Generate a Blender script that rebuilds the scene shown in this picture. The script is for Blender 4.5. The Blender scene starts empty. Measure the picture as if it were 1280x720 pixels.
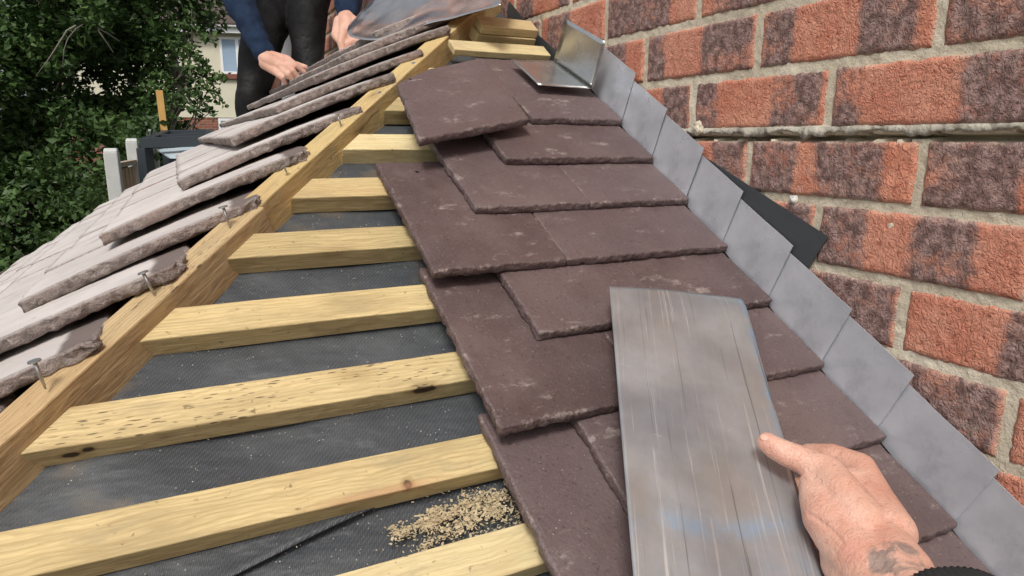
import bpy, bmesh, math, random
from mathutils import Vector, Matrix, noise
random.seed(7)
S = bpy.context.scene
COL = S.collection
R = math.radians
# ------------------------------------------------------------------ camera (solved from the brick and tile grids, metres)
F, YAW, PITCH, ROLL = 831.345, .459426, .218712, .0040847
CAM = Vector((-.655893, -.531468, .066684))
fw = Vector((math.sin(YAW)*math.cos(PITCH), math.cos(YAW)*math.cos(PITCH), -math.sin(PITCH)))
r_ = Vector((math.cos(YAW), -math.sin(YAW), 0)); u_ = r_.cross(fw)
rt = math.cos(ROLL)*r_ + math.sin(ROLL)*u_; up = -math.sin(ROLL)*r_ + math.cos(ROLL)*u_
def ray(x, y): return fw + rt*((x-640)/F) + up*((360-y)/F)
def W(x, y, d): return CAM + ray(x, y)*d
def hit(x, y, P, n):
    d = ray(x, y); return CAM + d*((P-CAM).dot(n)/d.dot(n))
# roof slope A (faces the camera) and slope B (falls away to the left); they meet on a 45 degree hip
TH = .596562; CT, ST = math.cos(TH), math.sin(TH)
Y0, Z0 = .373793, .100288
nA = Vector((0, -ST, CT)); uA = Vector((0, CT, ST)); PA = Vector((0, Y0, Z0))
CH = -.877
nB = Vector((-ST, 0, CT)); uB = Vector((CT, 0, ST)); PB = Vector((Y0+CH, 0, Z0))
def A(x, s, h): return PA + Vector((x, 0, 0)) + uA*s + nA*h
def Bp(y, s, h): return PB + Vector((0, y, 0)) + uB*s + nB*h
def hitA(x, y, h): return hit(x, y, PA+nA*h, nA)
MA = Matrix(((1,0,0,0),(0,CT,-ST,0),(0,ST,CT,0),(0,0,0,1)))
MB = Matrix(((0,CT,-ST,0),(-1,0,0,0),(0,ST,CT,0),(0,0,0,1)))
def rotA(): return MA.copy()
# ------------------------------------------------------------------ object helpers
def tag(o, label=None, cat=None, group=None, kind=None):
    for k, v in (('label', label), ('category', cat), ('group', group), ('kind', kind)):
        if v: o[k] = v
    return o
def link(name, me, mat=None, parent=None, M=None, smooth=False):
    o = bpy.data.objects.new(name, me); COL.objects.link(o)
    if mat and me:
        me.materials.append(mat)
    if M is not None: o.matrix_world = M
    if parent: o.parent = parent
    if smooth: 
        for p in me.polygons: p.use_smooth = True
    return o
def empty(name, loc, *t):
    o = bpy.data.objects.new(name, None); COL.objects.link(o); o.location = loc; o.empty_display_size = .05
    tag(o, *t); return o
def mk(name, vs, fs, attr=None):
    me = bpy.data.meshes.new(name); me.from_pydata([tuple(v) for v in vs], [], fs)
    if attr:
        for k, vals in attr.items():
            a = me.attributes.new(k, 'FLOAT', 'POINT'); a.data.foreach_set('value', vals)
    me.update(); return me
def child(name, me, mat, par, smooth=False):
    """vertices of me are in world space: shift them to the parent's origin"""
    inv = Matrix.Translation(-par.location) if par.rotation_euler == par.rotation_euler.__class__((0,0,0)) else par.matrix_world.inverted()
    me.transform(inv); return link(name, me, mat, par, smooth=smooth)
def recenter(o):
    me = o.data; n = len(me.vertices)
    c = Vector((0,0,0))
    for v in me.vertices: c += v.co
    c /= n; zmin = min(v.co.z for v in me.vertices); c.z = zmin
    me.transform(Matrix.Translation(-c)); o.location = o.location + c; return o
BOXF = [(0,3,2,1),(4,5,6,7),(0,1,5,4),(1,2,6,5),(2,3,7,6),(3,0,4,7)]
class MBd:
    def __init__(s): s.v=[]; s.f=[]
    def quadbox(s, c8):
        n=len(s.v); s.v += [Vector(c) for c in c8]; s.f += [tuple(i+n for i in f) for f in BOXF]; return s
    def box(s, a, b):
        return s.quadbox([(a[0],a[1],a[2]),(b[0],a[1],a[2]),(b[0],b[1],a[2]),(a[0],b[1],a[2]),(a[0],a[1],b[2]),(b[0],a[1],b[2]),(b[0],b[1],b[2]),(a[0],b[1],b[2])])
    def tube(s, pts, rad, seg=8, cap=True):
        rings=[]; pts=[Vector(p) for p in pts]
        if not hasattr(rad,'__len__'): rad=[rad]*len(pts)
        prev=None
        for i,p in enumerate(pts):
            d=(pts[min(i+1,len(pts)-1)]-pts[max(i-1,0)]).normalized()
            a=(prev - d*prev.dot(d)).normalized() if prev and (prev-d*prev.dot(d)).length>1e-5 else d.orthogonal().normalized()
            prev=a; b=d.cross(a); n=len(s.v)
            for k in range(seg):
                t=2*math.pi*k/seg; s.v.append(p+(a*math.cos(t)+b*math.sin(t))*rad[i])
            rings.append(n)
        for i in range(len(rings)-1):
            for k in range(seg):
                s.f.append((rings[i]+k,rings[i]+(k+1)%seg,rings[i+1]+(k+1)%seg,rings[i+1]+k))
        if cap:
            s.f.append(tuple(rings[0]+k for k in reversed(range(seg)))); s.f.append(tuple(rings[-1]+k for k in range(seg)))
        return s
    def me(s, name='m'): return mk(name, s.v, s.f)
def bevel(o, w=.001, seg=2):
    m=o.modifiers.new('bevel','BEVEL'); m.width=w; m.segments=seg; m.limit_method='ANGLE'; m.angle_limit=R(35); return o
def bake(o):
    dg=bpy.context.evaluated_depsgraph_get(); dg.update()
    me=bpy.data.meshes.new_from_object(o.evaluated_get(dg)); return me
# ------------------------------------------------------------------ materials
class NT:
    def __init__(s, name, rough=.7, metal=0, spec=.5):
        s.m=bpy.data.materials.new(name); s.m.use_nodes=True; s.n=s.m.node_tree; s.b=s.n.nodes['Principled BSDF']
        s.b.inputs['Roughness'].default_value=rough; s.b.inputs['Metallic'].default_value=metal; s.b.inputs['Specular IOR Level'].default_value=spec
        s.co=s.N('ShaderNodeTexCoord').outputs['Object']
    def N(s,t,**k):
        n=s.n.nodes.new(t)
        for a,v in k.items(): setattr(n,a,v)
        return n
    def L(s,a,b): s.n.links.new(a,b)
    def set(s,i,v):
        if hasattr(v,'links') or hasattr(v,'is_linked'): s.L(v,i)
        else: i.default_value=v
    def map(s,sc=(1,1,1),loc=(0,0,0),rot=(0,0,0),co=None):
        m=s.N('ShaderNodeMapping'); s.L(co or s.co,m.inputs[0]); m.inputs['Scale'].default_value=sc; m.inputs['Location'].default_value=loc; m.inputs['Rotation'].default_value=rot; return m.outputs[0]
    def noise(s,scale,co=None,det=4,rough=.55,dist=0):
        n=s.N('ShaderNodeTexNoise'); s.L(co or s.co,n.inputs['Vector']); n.inputs['Scale'].default_value=scale; n.inputs['Detail'].default_value=det; n.inputs['Roughness'].default_value=rough; n.inputs['Distortion'].default_value=dist; return n.outputs[0]
    def vor(s,scale,co=None,out='Distance',feat='F1'):
        n=s.N('ShaderNodeTexVoronoi'); n.feature=feat; s.L(co or s.co,n.inputs['Vector']); n.inputs['Scale'].default_value=scale; return n.outputs[out]
    def ramp(s,v,a,b,lo=0,hi=1):
        n=s.N('ShaderNodeMapRange'); n.interpolation_type='SMOOTHSTEP'; s.L(v,n.inputs[0]); n.inputs[1].default_value=a; n.inputs[2].default_value=b; n.inputs[3].default_value=lo; n.inputs[4].default_value=hi; return n.outputs[0]
    def mix(s,f,a,b):
        n=s.N('ShaderNodeMix',data_type='RGBA'); s.set(n.inputs[0],f)
        for i,v in ((6,a),(7,b)):
            if isinstance(v,tuple): n.inputs[i].default_value=(*v,1)
            else: s.L(v,n.inputs[i])
        return n.outputs[2]
    def math(s,op,a,b=0.):
        n=s.N('ShaderNodeMath',operation=op); s.set(n.inputs[0],a); s.set(n.inputs[1],b); return n.outputs[0]
    def attr(s,k): return s.N('ShaderNodeAttribute',attribute_name=k).outputs['Fac']
    def orand(s): return s.N('ShaderNodeObjectInfo').outputs['Random']
    def shift(s):
        """object coordinates moved by a per-object random amount, so copies differ"""
        c=s.N('ShaderNodeCombineXYZ'); r=s.orand(); s.L(s.math('MULTIPLY',r,37.),c.inputs[0]); s.L(s.math('MULTIPLY',r,91.),c.inputs[1]); s.L(s.math('MULTIPLY',r,13.),c.inputs[2])
        v=s.N('ShaderNodeVectorMath',operation='ADD'); s.L(s.co,v.inputs[0]); s.L(c.outputs[0],v.inputs[1]); s.co=v.outputs[0]
    def col(s,v):
        if isinstance(v,tuple): s.b.inputs['Base Color'].default_value=(*v,1)
        else: s.L(v,s.b.inputs['Base Color'])
    def rough(s,v): s.set(s.b.inputs['Roughness'],v)
    def bump(s,v,dist=.001,st=1.):
        n=s.N('ShaderNodeBump'); s.L(v,n.inputs['Height']); n.inputs['Distance'].default_value=dist; n.inputs['Strength'].default_value=st
        if s.b.inputs['Normal'].is_linked: s.L(s.b.inputs['Normal'].links[0].from_socket,n.inputs['Normal'])
        s.L(n.outputs[0],s.b.inputs['Normal'])
def plain(name,c,rough=.6,metal=0,spec=.5,var=.15,sc=20,bump=0):
    t=NT(name,rough,metal,spec); n=t.noise(sc)
    t.col(t.mix(n,tuple(x*(1-var) for x in c),tuple(min(1,x*(1+var)) for x in c)))
    if bump: t.bump(t.noise(sc*3),bump)
    return t.m
def mat_tile_brown():
    t=NT('tile_brown',.62,0,.5); t.shift()
    c=t.mix(t.ramp(t.noise(9,det=5),.35,.68),(.088,.057,.055),(.138,.094,.090))
    c=t.mix(t.math('MULTIPLY',t.orand(),.75),c,(.140,.102,.103))
    c=t.mix(t.ramp(t.noise(330,det=3),.58,.70,0,.6),c,(.035,.024,.024))
    c=t.mix(t.ramp(t.noise(280,t.map(loc=(5,5,5)),det=3),.60,.70,0,.5),c,(.21,.155,.145))
    st=t.math('MULTIPLY',t.ramp(t.noise(16,t.map((1,2.2,1),rot=(0,0,.5)),det=7,rough=.7),.57,.68),t.ramp(t.noise(130,det=4,rough=.7),.40,.58))
    c=t.mix(t.math('MULTIPLY',st,.8),c,(.34,.28,.255))
    haze=t.ramp(t.noise(6,t.map((1,1,1),loc=(3,8,1)),det=5,rough=.7),.48,.72,0,.33); c=t.mix(haze,c,(.20,.145,.135))
    sp=t.ramp(t.vor(190),.14,.07); sel=t.ramp(t.noise(70),.56,.62); c=t.mix(t.math('MULTIPLY',sp,sel),c,(.42,.37,.34))
    e=t.attr('edge'); c=t.mix(t.math('MULTIPLY',e,t.ramp(t.noise(190,det=4),.45,.68,0,.5)),c,(.17,.12,.105))
    rim=t.attr('rim'); c=t.mix(t.math('MULTIPLY',rim,t.ramp(t.noise(45,det=6,rough=.7),.56,.66,0,.85)),c,(.33,.26,.235))
    t.col(c); t.rough(t.ramp(t.noise(20,det=5),.3,.7,.40,.66))
    t.bump(t.noise(38,det=6,rough=.62),.0020,.9); t.bump(t.noise(300,det=4),.0007,.9); t.bump(t.math('MULTIPLY',e,t.noise(220,det=4)),.0022,1.)
    return t.m
def mat_tile_grey():
    t=NT('tile_grey',.8,0,.35); t.shift()
    c=t.mix(t.ramp(t.noise(11,det=5),.3,.7),(.50,.465,.445),(.64,.60,.575))
    c=t.mix(t.math('MULTIPLY',t.orand(),.5),c,(.52,.48,.46))
    lines=t.ramp(t.noise(14,t.map((9,.6,1)),det=4),.56,.7,0,.35); c=t.mix(lines,c,(.32,.26,.25))
    c=t.mix(t.ramp(t.noise(60,t.map((1,.5,1)),det=5),.64,.72,0,.6),c,(.14,.105,.095))
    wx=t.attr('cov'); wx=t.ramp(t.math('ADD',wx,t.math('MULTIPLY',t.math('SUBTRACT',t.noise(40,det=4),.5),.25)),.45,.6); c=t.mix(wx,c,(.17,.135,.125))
    e=t.attr('edge'); ag=t.vor(170,out='Color'); g=t.N('ShaderNodeRGBToBW'); t.L(ag,g.inputs[0])
    ec=t.mix(g.outputs[0],(.15,.12,.11),(.38,.32,.29)); ec=t.mix(t.ramp(t.noise(320),.60,.70,0,.7),ec,(.46,.40,.36)); ec=t.mix(t.ramp(t.noise(14,det=4),.45,.65,0,.55),ec,(.34,.25,.215))
    c=t.mix(e,c,ec)
    t.col(c); t.bump(t.noise(30,det=6),.0012,.8); t.bump(t.noise(500,det=2),.0003,.8); t.bump(t.math('MULTIPLY',e,t.noise(150,det=5,rough=.65)),.006,1.)
    return t.m
def mat_wood(name,base,dark,marks=0.,stain=.3,light=None,knots=(),streak=None):
    t=NT(name,.72,0,.3); t.shift()
    light=light or tuple(min(1,x*1.22) for x in base)
    gco=t.map((1.1,26,26)); n=t.noise(5.5,gco,det=6,rough=.6,dist=.6)
    c=t.mix(t.ramp(n,.3,.7),base,light)
    w=t.N('ShaderNodeTexWave',wave_type='BANDS',bands_direction='Y'); t.L(t.map((.35,1,1)),w.inputs[0]); w.inputs['Scale'].default_value=70; w.inputs['Distortion'].default_value=14; w.inputs['Detail'].default_value=3; w.inputs['Detail Scale'].default_value=.6
    c=t.mix(t.ramp(w.outputs['Fac'],.5,1,0,.26),c,dark)
    c=t.mix(t.ramp(t.noise(7,t.map((1,3,3)),det=4),.5,.75,0,stain),c,tuple(x*.62 for x in base))
    c=t.mix(t.ramp(t.noise(4.5,t.map((1,2,2),loc=(5,5,1)),det=3),.52,.7,0,.35),c,(.50,.30,.14))
    kn=t.ramp(t.vor(9,t.map((.8,2.3,2.3))),.105,.05); c=t.mix(t.math('MULTIPLY',kn,.9),c,(.10,.055,.03))
    kr=t.ramp(t.vor(9,t.map((.8,2.3,2.3))),.28,.08); c=t.mix(t.math('MULTIPLY',kr,.5),c,dark)
    fine=t.ramp(t.noise(1,t.map((30,700,700)),det=4,rough=.7),.40,.66,0,.30); c=t.mix(fine,c,dark)
    c=t.mix(t.ramp(t.noise(22,t.map((.7,2,2),loc=(1,7,3)),det=6,rough=.7),.52,.72,0,.38),c,(.30,.25,.16))
    hv=t.N('ShaderNodeHueSaturation'); t.L(c,hv.inputs['Color']); t.L(t.math('ADD',t.math('MULTIPLY',t.orand(),.22),.88),hv.inputs['Value']); c=hv.outputs[0]
    sp=t.ramp(t.noise(150,det=3),.66,.74,0,.6); c=t.mix(sp,c,(.12,.08,.045))
    for (kx,ky,kz,ksx,ksy) in knots:
        raw=t.N('ShaderNodeTexCoord').outputs['Object']; mp=t.map((1/ksx,1/ksy,1/ksy),(-kx/ksx,-ky/ksy,-kz/ksy),co=raw); ln=t.N('ShaderNodeVectorMath',operation='LENGTH'); t.L(mp,ln.inputs[0])
        q=t.math('ADD',ln.outputs['Value'],t.math('MULTIPLY',t.math('SUBTRACT',t.noise(90,det=4),.5),.9)); c=t.mix(t.ramp(q,1.6,.9,0,.5),c,dark); c=t.mix(t.ramp(q,.95,.6,0,.93),c,(.035,.020,.014))
    if streak:
        kx,ky,kz,ksx,ksy=streak; raw=t.N('ShaderNodeTexCoord').outputs['Object']; mp=t.map((1/ksx,1/ksy,1/ksy),(-kx/ksx,-ky/ksy,-kz/ksy),co=raw); ln=t.N('ShaderNodeVectorMath',operation='LENGTH'); t.L(mp,ln.inputs[0])
        q=t.math('ADD',ln.outputs['Value'],t.math('MULTIPLY',t.math('SUBTRACT',t.noise(40,t.map((.3,2,2)),det=5),.5),1.2)); c=t.mix(t.ramp(q,1.1,.2,0,.6),c,(.44,.22,.12))
    if marks:
        v=t.vor(1.,t.map((62,420,.01))); d=t.ramp(v,.30,.18)
        msk=t.ramp(t.noise(8,t.map((1,2.5,.1),loc=(2,1,4))),.50,.56)
        sx=t.N('ShaderNodeSeparateXYZ'); t.L(t.N('ShaderNodeTexCoord').outputs['Object'],sx.inputs[0]); d=t.math('MULTIPLY',d,t.ramp(sx.outputs[2],-.003,-.0016))
        c=t.mix(t.math('MULTIPLY',d,t.math('MULTIPLY',msk,.85)),c,(.09,.06,.035))
    t.col(c); t.bump(n,.0009,.9); t.bump(t.noise(60,t.map((1,7,7)),det=4),.0005,.9); t.bump(w.outputs['Fac'],.0004,.6)
    return t.m
def mat_brick():
    t=NT('brick_face',.88,0,.3)
    geo=t.N('ShaderNodeTexCoord').outputs['Object']; t.co=geo
    dk=t.attr('dark'); rn=t.attr('rnd')
    j=t.noise(70,det=4,rough=.7); dk2=t.math('ADD',dk,t.math('MULTIPLY',t.math('SUBTRACT',j,.5),1.3))
    dm=t.ramp(dk2,.22,.80)
    o=t.mix(t.ramp(t.noise(24,det=5),.3,.7),(.55,.195,.12),(.68,.32,.215)); o=t.mix(t.math('MULTIPLY',rn,.55),o,(.56,.25,.18))
    o=t.mix(t.ramp(t.noise(140,det=3),.55,.68,0,.6),o,(.33,.09,.05))
    d=t.mix(t.ramp(t.noise(90,det=4),.38,.62),(.13,.090,.085),(.34,.24,.22)); d=t.mix(t.ramp(t.noise(260,det=3),.52,.66,0,.7),d,(.085,.062,.062))
    c=t.mix(t.math('MULTIPLY',dm,.9),o,d)
    c=t.mix(t.ramp(t.noise(18,t.map(loc=(4,4,4)),det=6,rough=.72),.60,.74,0,.45),c,(.52,.43,.36))
    ed=t.attr('edge'); c=t.mix(t.math('MULTIPLY',ed,t.ramp(t.noise(60,det=4),.42,.6,0,.75)),c,(.53,.42,.33))
    t.col(c)
    cr=t.N('ShaderNodeTexNoise'); t.L(t.map((1,1,.8)),cr.inputs['Vector']); cr.inputs['Scale'].default_value=125; cr.inputs['Detail'].default_value=2; cr.inputs['Distortion'].default_value=1.6
    rid=t.math('ABSOLUTE',t.math('SUBTRACT',cr.outputs[0],.5)); t.bump(t.ramp(rid,0,.15),.0008,.9); t.bump(t.noise(300,det=4),.0012,.9)
    return t.m
def mat_mortar():
    t=NT('mortar',.92,0,.2)
    c=t.mix(t.ramp(t.noise(14,det=5),.3,.7),(.54,.47,.355),(.70,.63,.50)); c=t.mix(t.ramp(t.noise(300,det=3),.6,.7,0,.5),c,(.2,.17,.13)); c=t.mix(t.ramp(t.noise(40,det=5),.6,.7,0,.4),c,(.6,.56,.48))
    t.col(c); t.bump(t.noise(80,det=6),.003,.9); t.bump(t.noise(500,det=2),.0008,.8); return t.m
def mat_metal(name,c,rough,var=.3,scr=True,bl=None,metal=.9):
    t=NT(name,rough,metal)
    n=t.noise(9,det=5,rough=.65); k=t.mix(t.ramp(n,.3,.7),tuple(x*(1-var) for x in c),c)
    if bl: k=bl(t,k)
    t.col(k); t.rough(t.ramp(t.noise(13,t.map(loc=(2,2,2)),det=5),.3,.7,rough*.75,min(1,rough*1.35)))
    if scr: t.bump(t.noise(30,t.map((10,1,1)),det=5),.00012,.6)
    t.bump(t.noise(14,det=2),.0012,.6)
    if name=='soaker_metal': t.col(t.mix(t.ramp(t.noise(16,t.map(loc=(6,2,9)),det=6,rough=.7),.50,.72,0,.45),k,(.30,.32,.36)))
    return t.m
def mat_underlay():
    t=NT('underlay_black',.6,0,.45)
    wv=t.N('ShaderNodeTexWave',wave_type='BANDS',bands_direction='DIAGONAL'); t.L(t.map((1,-1,0)),wv.inputs[0]); wv.inputs['Scale'].default_value=130; wv.inputs['Distortion'].default_value=.4
    w2=t.N('ShaderNodeTexWave',wave_type='BANDS',bands_direction='X'); t.L(t.map((1,1,0),rot=(0,0,.25)),w2.inputs[0]); w2.inputs['Scale'].default_value=210
    h=t.math('MULTIPLY',wv.outputs['Fac'],w2.outputs['Fac'])
    c=t.mix(h,(.044,.049,.055),(.088,.097,.107))
    c=t.mix(t.ramp(t.noise(7,det=6,rough=.7),.42,.72,0,.4),c,(.15,.16,.165))
    c=t.mix(t.ramp(t.noise(9,t.map(loc=(4,1,3)),det=4),.58,.70,0,.45),c,(.20,.155,.10))
    sp=t.math('MULTIPLY',t.ramp(t.vor(210),.16,.08),t.ramp(t.noise(30,det=4),.50,.62)); c=t.mix(sp,c,(.45,.42,.36))
    t.col(c); t.rough(t.ramp(t.noise(11,det=4),.3,.7,.42,.7)); t.bump(h,.0003,.7); t.bump(t.noise(9,t.map((1,2.2,1),rot=(0,0,.3)),det=4),.012,.8)
    return t.m
M={}
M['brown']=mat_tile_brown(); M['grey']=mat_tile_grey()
M['batten']=mat_wood('batten_wood',(.56,.44,.225),(.28,.18,.07),0,.75)
M['batten_marked']=mat_wood('batten_wood_incised',(.57,.45,.235),(.28,.18,.07),1.,.75)
M['batten_pale']=mat_wood('batten_wood_pale',(.66,.55,.31),(.46,.34,.15),0,.15)
M['hip_wood']=mat_wood('hip_wood',(.52,.39,.215),(.22,.12,.05),1.,.4); M['hip_pale']=mat_wood('hip_wood_pale',(.55,.42,.20),(.34,.23,.09),0,.2)
M['brick']=mat_brick(); M['mortar']=mat_mortar(); M['underlay']=mat_underlay()
M['zinc']=mat_metal('soaker_metal',(.74,.77,.83),.28,.2,scr=False,metal=.42)
M['zinc_dark']=M['zinc']
M['zinc_shiny']=mat_metal('soaker_metal_shiny',(.68,.69,.68),.24,.25)
M['sheet_shiny']=mat_metal('sheet_metal_shiny',(.80,.80,.80),.16,.35)
def plate_col(t,k):
    k=t.mix(t.ramp(t.noise(5,t.map((3,1,1),loc=(1,3,0)),det=6,rough=.65),.38,.66,0,.5),k,(.40,.37,.32))
    k=t.mix(t.ramp(t.noise(7,t.map(loc=(7,2,0)),det=5),.46,.68,0,.55),k,(.25,.27,.31))
    e=t.attr('blue'); k=t.mix(t.math('MULTIPLY',e,t.ramp(t.noise(34,det=6,rough=.75),.36,.60)),k,(.36,.52,.70))
    k=t.mix(t.ramp(t.noise(1,t.map((210,2.2,1)),det=5,rough=.7),.58,.66,0,.65),k,(.15,.14,.13))
    k=t.mix(t.ramp(t.noise(1,t.map((230,3.2,1),loc=(3,3,0)),det=5,rough=.72),.58,.66,0,.8),k,(.74,.74,.72))
    k=t.mix(t.math('MULTIPLY',t.ramp(t.noise(1,t.map((40,240,1),loc=(9,3,0),rot=(0,0,-.2)),det=4,rough=.7),.66,.72,0,.8),t.ramp(t.noise(14),.5,.6)),k,(.72,.72,.70))
    return k
M['plate']=mat_metal('plate_metal',(.55,.565,.585),.38,.25,True,plate_col,metal=.62)
M['nail']=mat_metal('nail_metal',(.55,.54,.52),.35,.15)
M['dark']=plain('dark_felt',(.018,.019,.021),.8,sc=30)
M['rubber']=plain('upstand_black',(.052,.058,.063),.5,sc=12,bump=.001)
# ------------------------------------------------------------------ roof tile generator
def tile_mesh(Wd, L, T, seed, nx=48, ny=70, rag=.0015, camber=.0015, poly=None, bow=0., nib=False, round_r=.0):
    rnd=random.Random(seed); off=Vector((rnd.uniform(0,90),rnd.uniform(0,90),rnd.uniform(0,90)))
    def n3(p,f): return noise.noise(Vector(p)*f+off)
    vs=[];fs=[];edge=[];rim=[]
    def mapuv(u,v):
        if poly:
            a=Vector(poly[0]).lerp(Vector(poly[1]),u); b=Vector(poly[3]).lerp(Vector(poly[2]),u); p=a.lerp(b,v); return p.x,p.y
        return (u-.5)*Wd, v*L
    def top(i,j):
        u,v=i/nx,j/ny; x,y=mapuv(u,v)
        du=min(u,1-u)*Wd; dv=min(v,1-v)*L
        # ragged outline
        k=math.exp(-du/.003); kx=(1 if u<.5 else -1)
        rg=abs(n3((x,y,0),70))*.8+.7*abs(n3((x,y,3),190))+max(0,n3((x,y,7),17)-.3)*3.5+max(0,n3((x,y,11),60)-.3)*4
        x+=kx*k*rag*rg
        k2=math.exp(-dv/.003); ky=(1 if v<.5 else -1); y+=ky*k2*rag*rg
        z=camber*(1-(2*v-1)**2)+bow*(1-(2*u-1)**2)+.0005*n3((x,y,0),22)+.0002*n3((x,y,1),110)
        d=min(du,dv); 
        if d<.0018: z-=(.0018-d)**2*200*(1+.8*n3((x,y,2),120))
        return x,y,z,d
    for j in range(ny+1):
        for i in range(nx+1):
            x,y,z,d=top(i,j); vs.append((x,y,z)); edge.append(0. if d>.0005 else .6); rim.append(max(0,1-d/.0035))
    for j in range(ny):
        for i in range(nx):
            a=j*(nx+1)+i; fs.append((a,a+1,a+nx+2,a+nx+1))
    loop=[i for i in range(nx+1)]+[j*(nx+1)+nx for j in range(1,ny+1)]+[ny*(nx+1)+i for i in range(nx-1,-1,-1)]+[j*(nx+1) for j in range(ny-1,0,-1)]
    cx=sum(vs[i][0] for i in loop)/len(loop); cy=sum(vs[i][1] for i in loop)/len(loop)
    prev=loop; nl=len(loop)
    for q,(fz,out) in enumerate(((.14,.0010),(.38,.0013),(.62,.0014),(.86,.0009),(1.,-.0008))):
        cur=[]
        for t,i in enumerate(loop):
            x,y,z=vs[i]; a=vs[loop[t-1]]; b=vs[loop[(t+1)%nl]]; tx,ty=b[0]-a[0],b[1]-a[1]; l=math.hypot(tx,ty) or 1; nx_,ny_=ty/l,-tx/l
            o=out+rag*1.1*n3((x,y,fz*T*1.5),150)+rag*.7*n3((x,y,fz*T*2),60)
            zz=z-T*fz+(rag*.9*n3((x,y,5),90) if q>=3 else 0)
            cur.append(len(vs)); vs.append((x+nx_*o,y+ny_*o,zz)); edge.append(1.); rim.append(.9 if q==0 else 0.)
        for t in range(nl): fs.append((prev[t],cur[t],cur[(t+1)%nl],prev[(t+1)%nl]))
        prev=cur
    fs.append(tuple(reversed(prev)))
    if nib:   # hanging nibs under the head
        for xc in ((-.33,.33) if Wd<.2 else (-.3,0,.3)):
            n=len(vs); x0,x1=xc*Wd-.012,xc*Wd+.012
            if nib=='side': 
                if xc<0: continue
                x0,x1=Wd*.5-.026,Wd*.5-.0005
            for (zz,ya,yb,ins) in ((-T*.8,L-.028,L-.002,0),(-T-.006,L-.022,L-.004,.001),(-T-.011,L-.018,L-.007,.003)):
                for (x,y) in ((x0+ins,ya),(x1-ins,ya),(x1-ins,yb),(x0+ins,yb)):
                    vs.append((x+.001*n3((x,y,zz),90),y+.0015*n3((x,y,zz+1),90),zz)); edge.append(1.); rim.append(0.)
            for k in (0,4):
                for s in range(4): fs.append((n+k+s,n+k+4+s,n+k+4+(s+1)%4,n+k+(s+1)%4))
            fs.append((n+8,n+11,n+10,n+9))
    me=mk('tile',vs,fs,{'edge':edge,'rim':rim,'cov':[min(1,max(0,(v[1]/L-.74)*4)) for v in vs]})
    for p in me.polygons: p.use_smooth=True
    return me
def drill(o,x,y,r=.0028):
    """a real nail hole through the slab"""
    b=MBd().tube([(x,y,.01),(x+.0004,y,-.02)],r,10); c=link('cutter',b.me()); c.matrix_world=o.matrix_world
    bpy.context.view_layer.update()
    m=o.modifiers.new('b','BOOLEAN'); m.object=c; m.operation='DIFFERENCE'; m.solver='EXACT'
    me=bake(o); o.modifiers.clear(); mats=list(o.data.materials); o.data=me
    if not me.materials: me.materials.append(mats[0])
    bpy.data.objects.remove(c)
# ------------------------------------------------------------------ slope A: dark brown tiles
TA=.012; LA=.24; DA=math.asin(.033/LA)
def place_tile_A(o,xc,s,h,extra=0,tilt=DA):
    o.matrix_world=Matrix.Translation(A(xc,s,h))@MA@Matrix.Rotation(-tilt,4,'X')@Matrix.Rotation(extra,4,'Z')
ords=['top','second','third','fourth','fifth','sixth','seventh','eighth','ninth','tenth']
rows={}
RIGHT=-.0105
for r in range(0,10):
    odd=r%2; w=[.165] if not odd else [.2475]
    if r==0: w=[.165]
    elif r==1: w=[.2475]
    elif odd: w=[.2475,.165]
    else: w=[.165,.165]
    x=RIGHT+random.Random(r).uniform(-.001,.001); rows[r]=[]
    for k,wd in enumerate(w):
        me=tile_mesh(wd-.0008,LA,TA,r*10+k,nx=int(wd/.0031),ny=76,camber=.0012,bow=.0006)
        o=link('plain_tile',me,M['brown']); place_tile_A(o,x-wd/2,-.1*r+random.uniform(-.001,.001),0+random.uniform(0,.0008),random.uniform(-.004,.004))
        if k==0: lab=('wide ' if odd else '')+'brown roof tile against the soakers, %s row from the top'%ords[r]
        else: lab='brown roof tile at the left end of the %s row, overhanging the battens'%ords[r]
        if r==1: lab='lone wide brown roof tile making up the second row from the top'
        if r==0: lab='dark brown roof tile under the loose bent metal soaker, top row'
        tag(o,lab,'roof tile','dark brown roof tiles on the near slope'); rows[r].append(o); x-=wd
for r in (3,):
    drill(rows[r][-1],-.035,.21)
# the loose end tile, skewed near the hip
def loose_tile():
    pts=[((525,172.6),.021),((661,147),.021),((603,70),-.004),((493,90),-.006)]
    P=[hitA(x,y,h) for (x,y),h in pts]
    P[3]=hitA(493,97,-.006)
    o0=(P[0]+P[1])/2; X=(P[1]-P[0]).normalized(); Yv=((P[2]+P[3])/2-o0); Z=X.cross(Yv).normalized(); Yv=Z.cross(X)
    Mx=Matrix((( X.x,Yv.x,Z.x,o0.x),(X.y,Yv.y,Z.y,o0.y),(X.z,Yv.z,Z.z,o0.z),(0,0,0,1)))
    inv=Mx.inverted(); q=[inv@p for p in P]; print('loose',[(round(a.x,3),round(a.y,3),round(a.z,3)) for a in q])
    me=tile_mesh(.165,.2,TA,991,nx=54,ny=66,poly=[(a.x,a.y) for a in q],rag=.0013,camber=.001)
    # chip the upper left corner away
    for v in me.vertices:
        k=(v.co.x-q[3].x)*.45+(q[3].y-v.co.y)
        if k<.022 and v.co.y>.05: v.co.y-=(.022-k)*1.0
    o=link('plain_tile',me,M['brown']); o.matrix_world=Mx
    tag(o,'skewed dark brown tile lying loose beside the hip timber, its upper corner chipped','roof tile','dark brown roof tiles on the near slope'); drill(o,.0,.165)
loose_tile()
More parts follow.
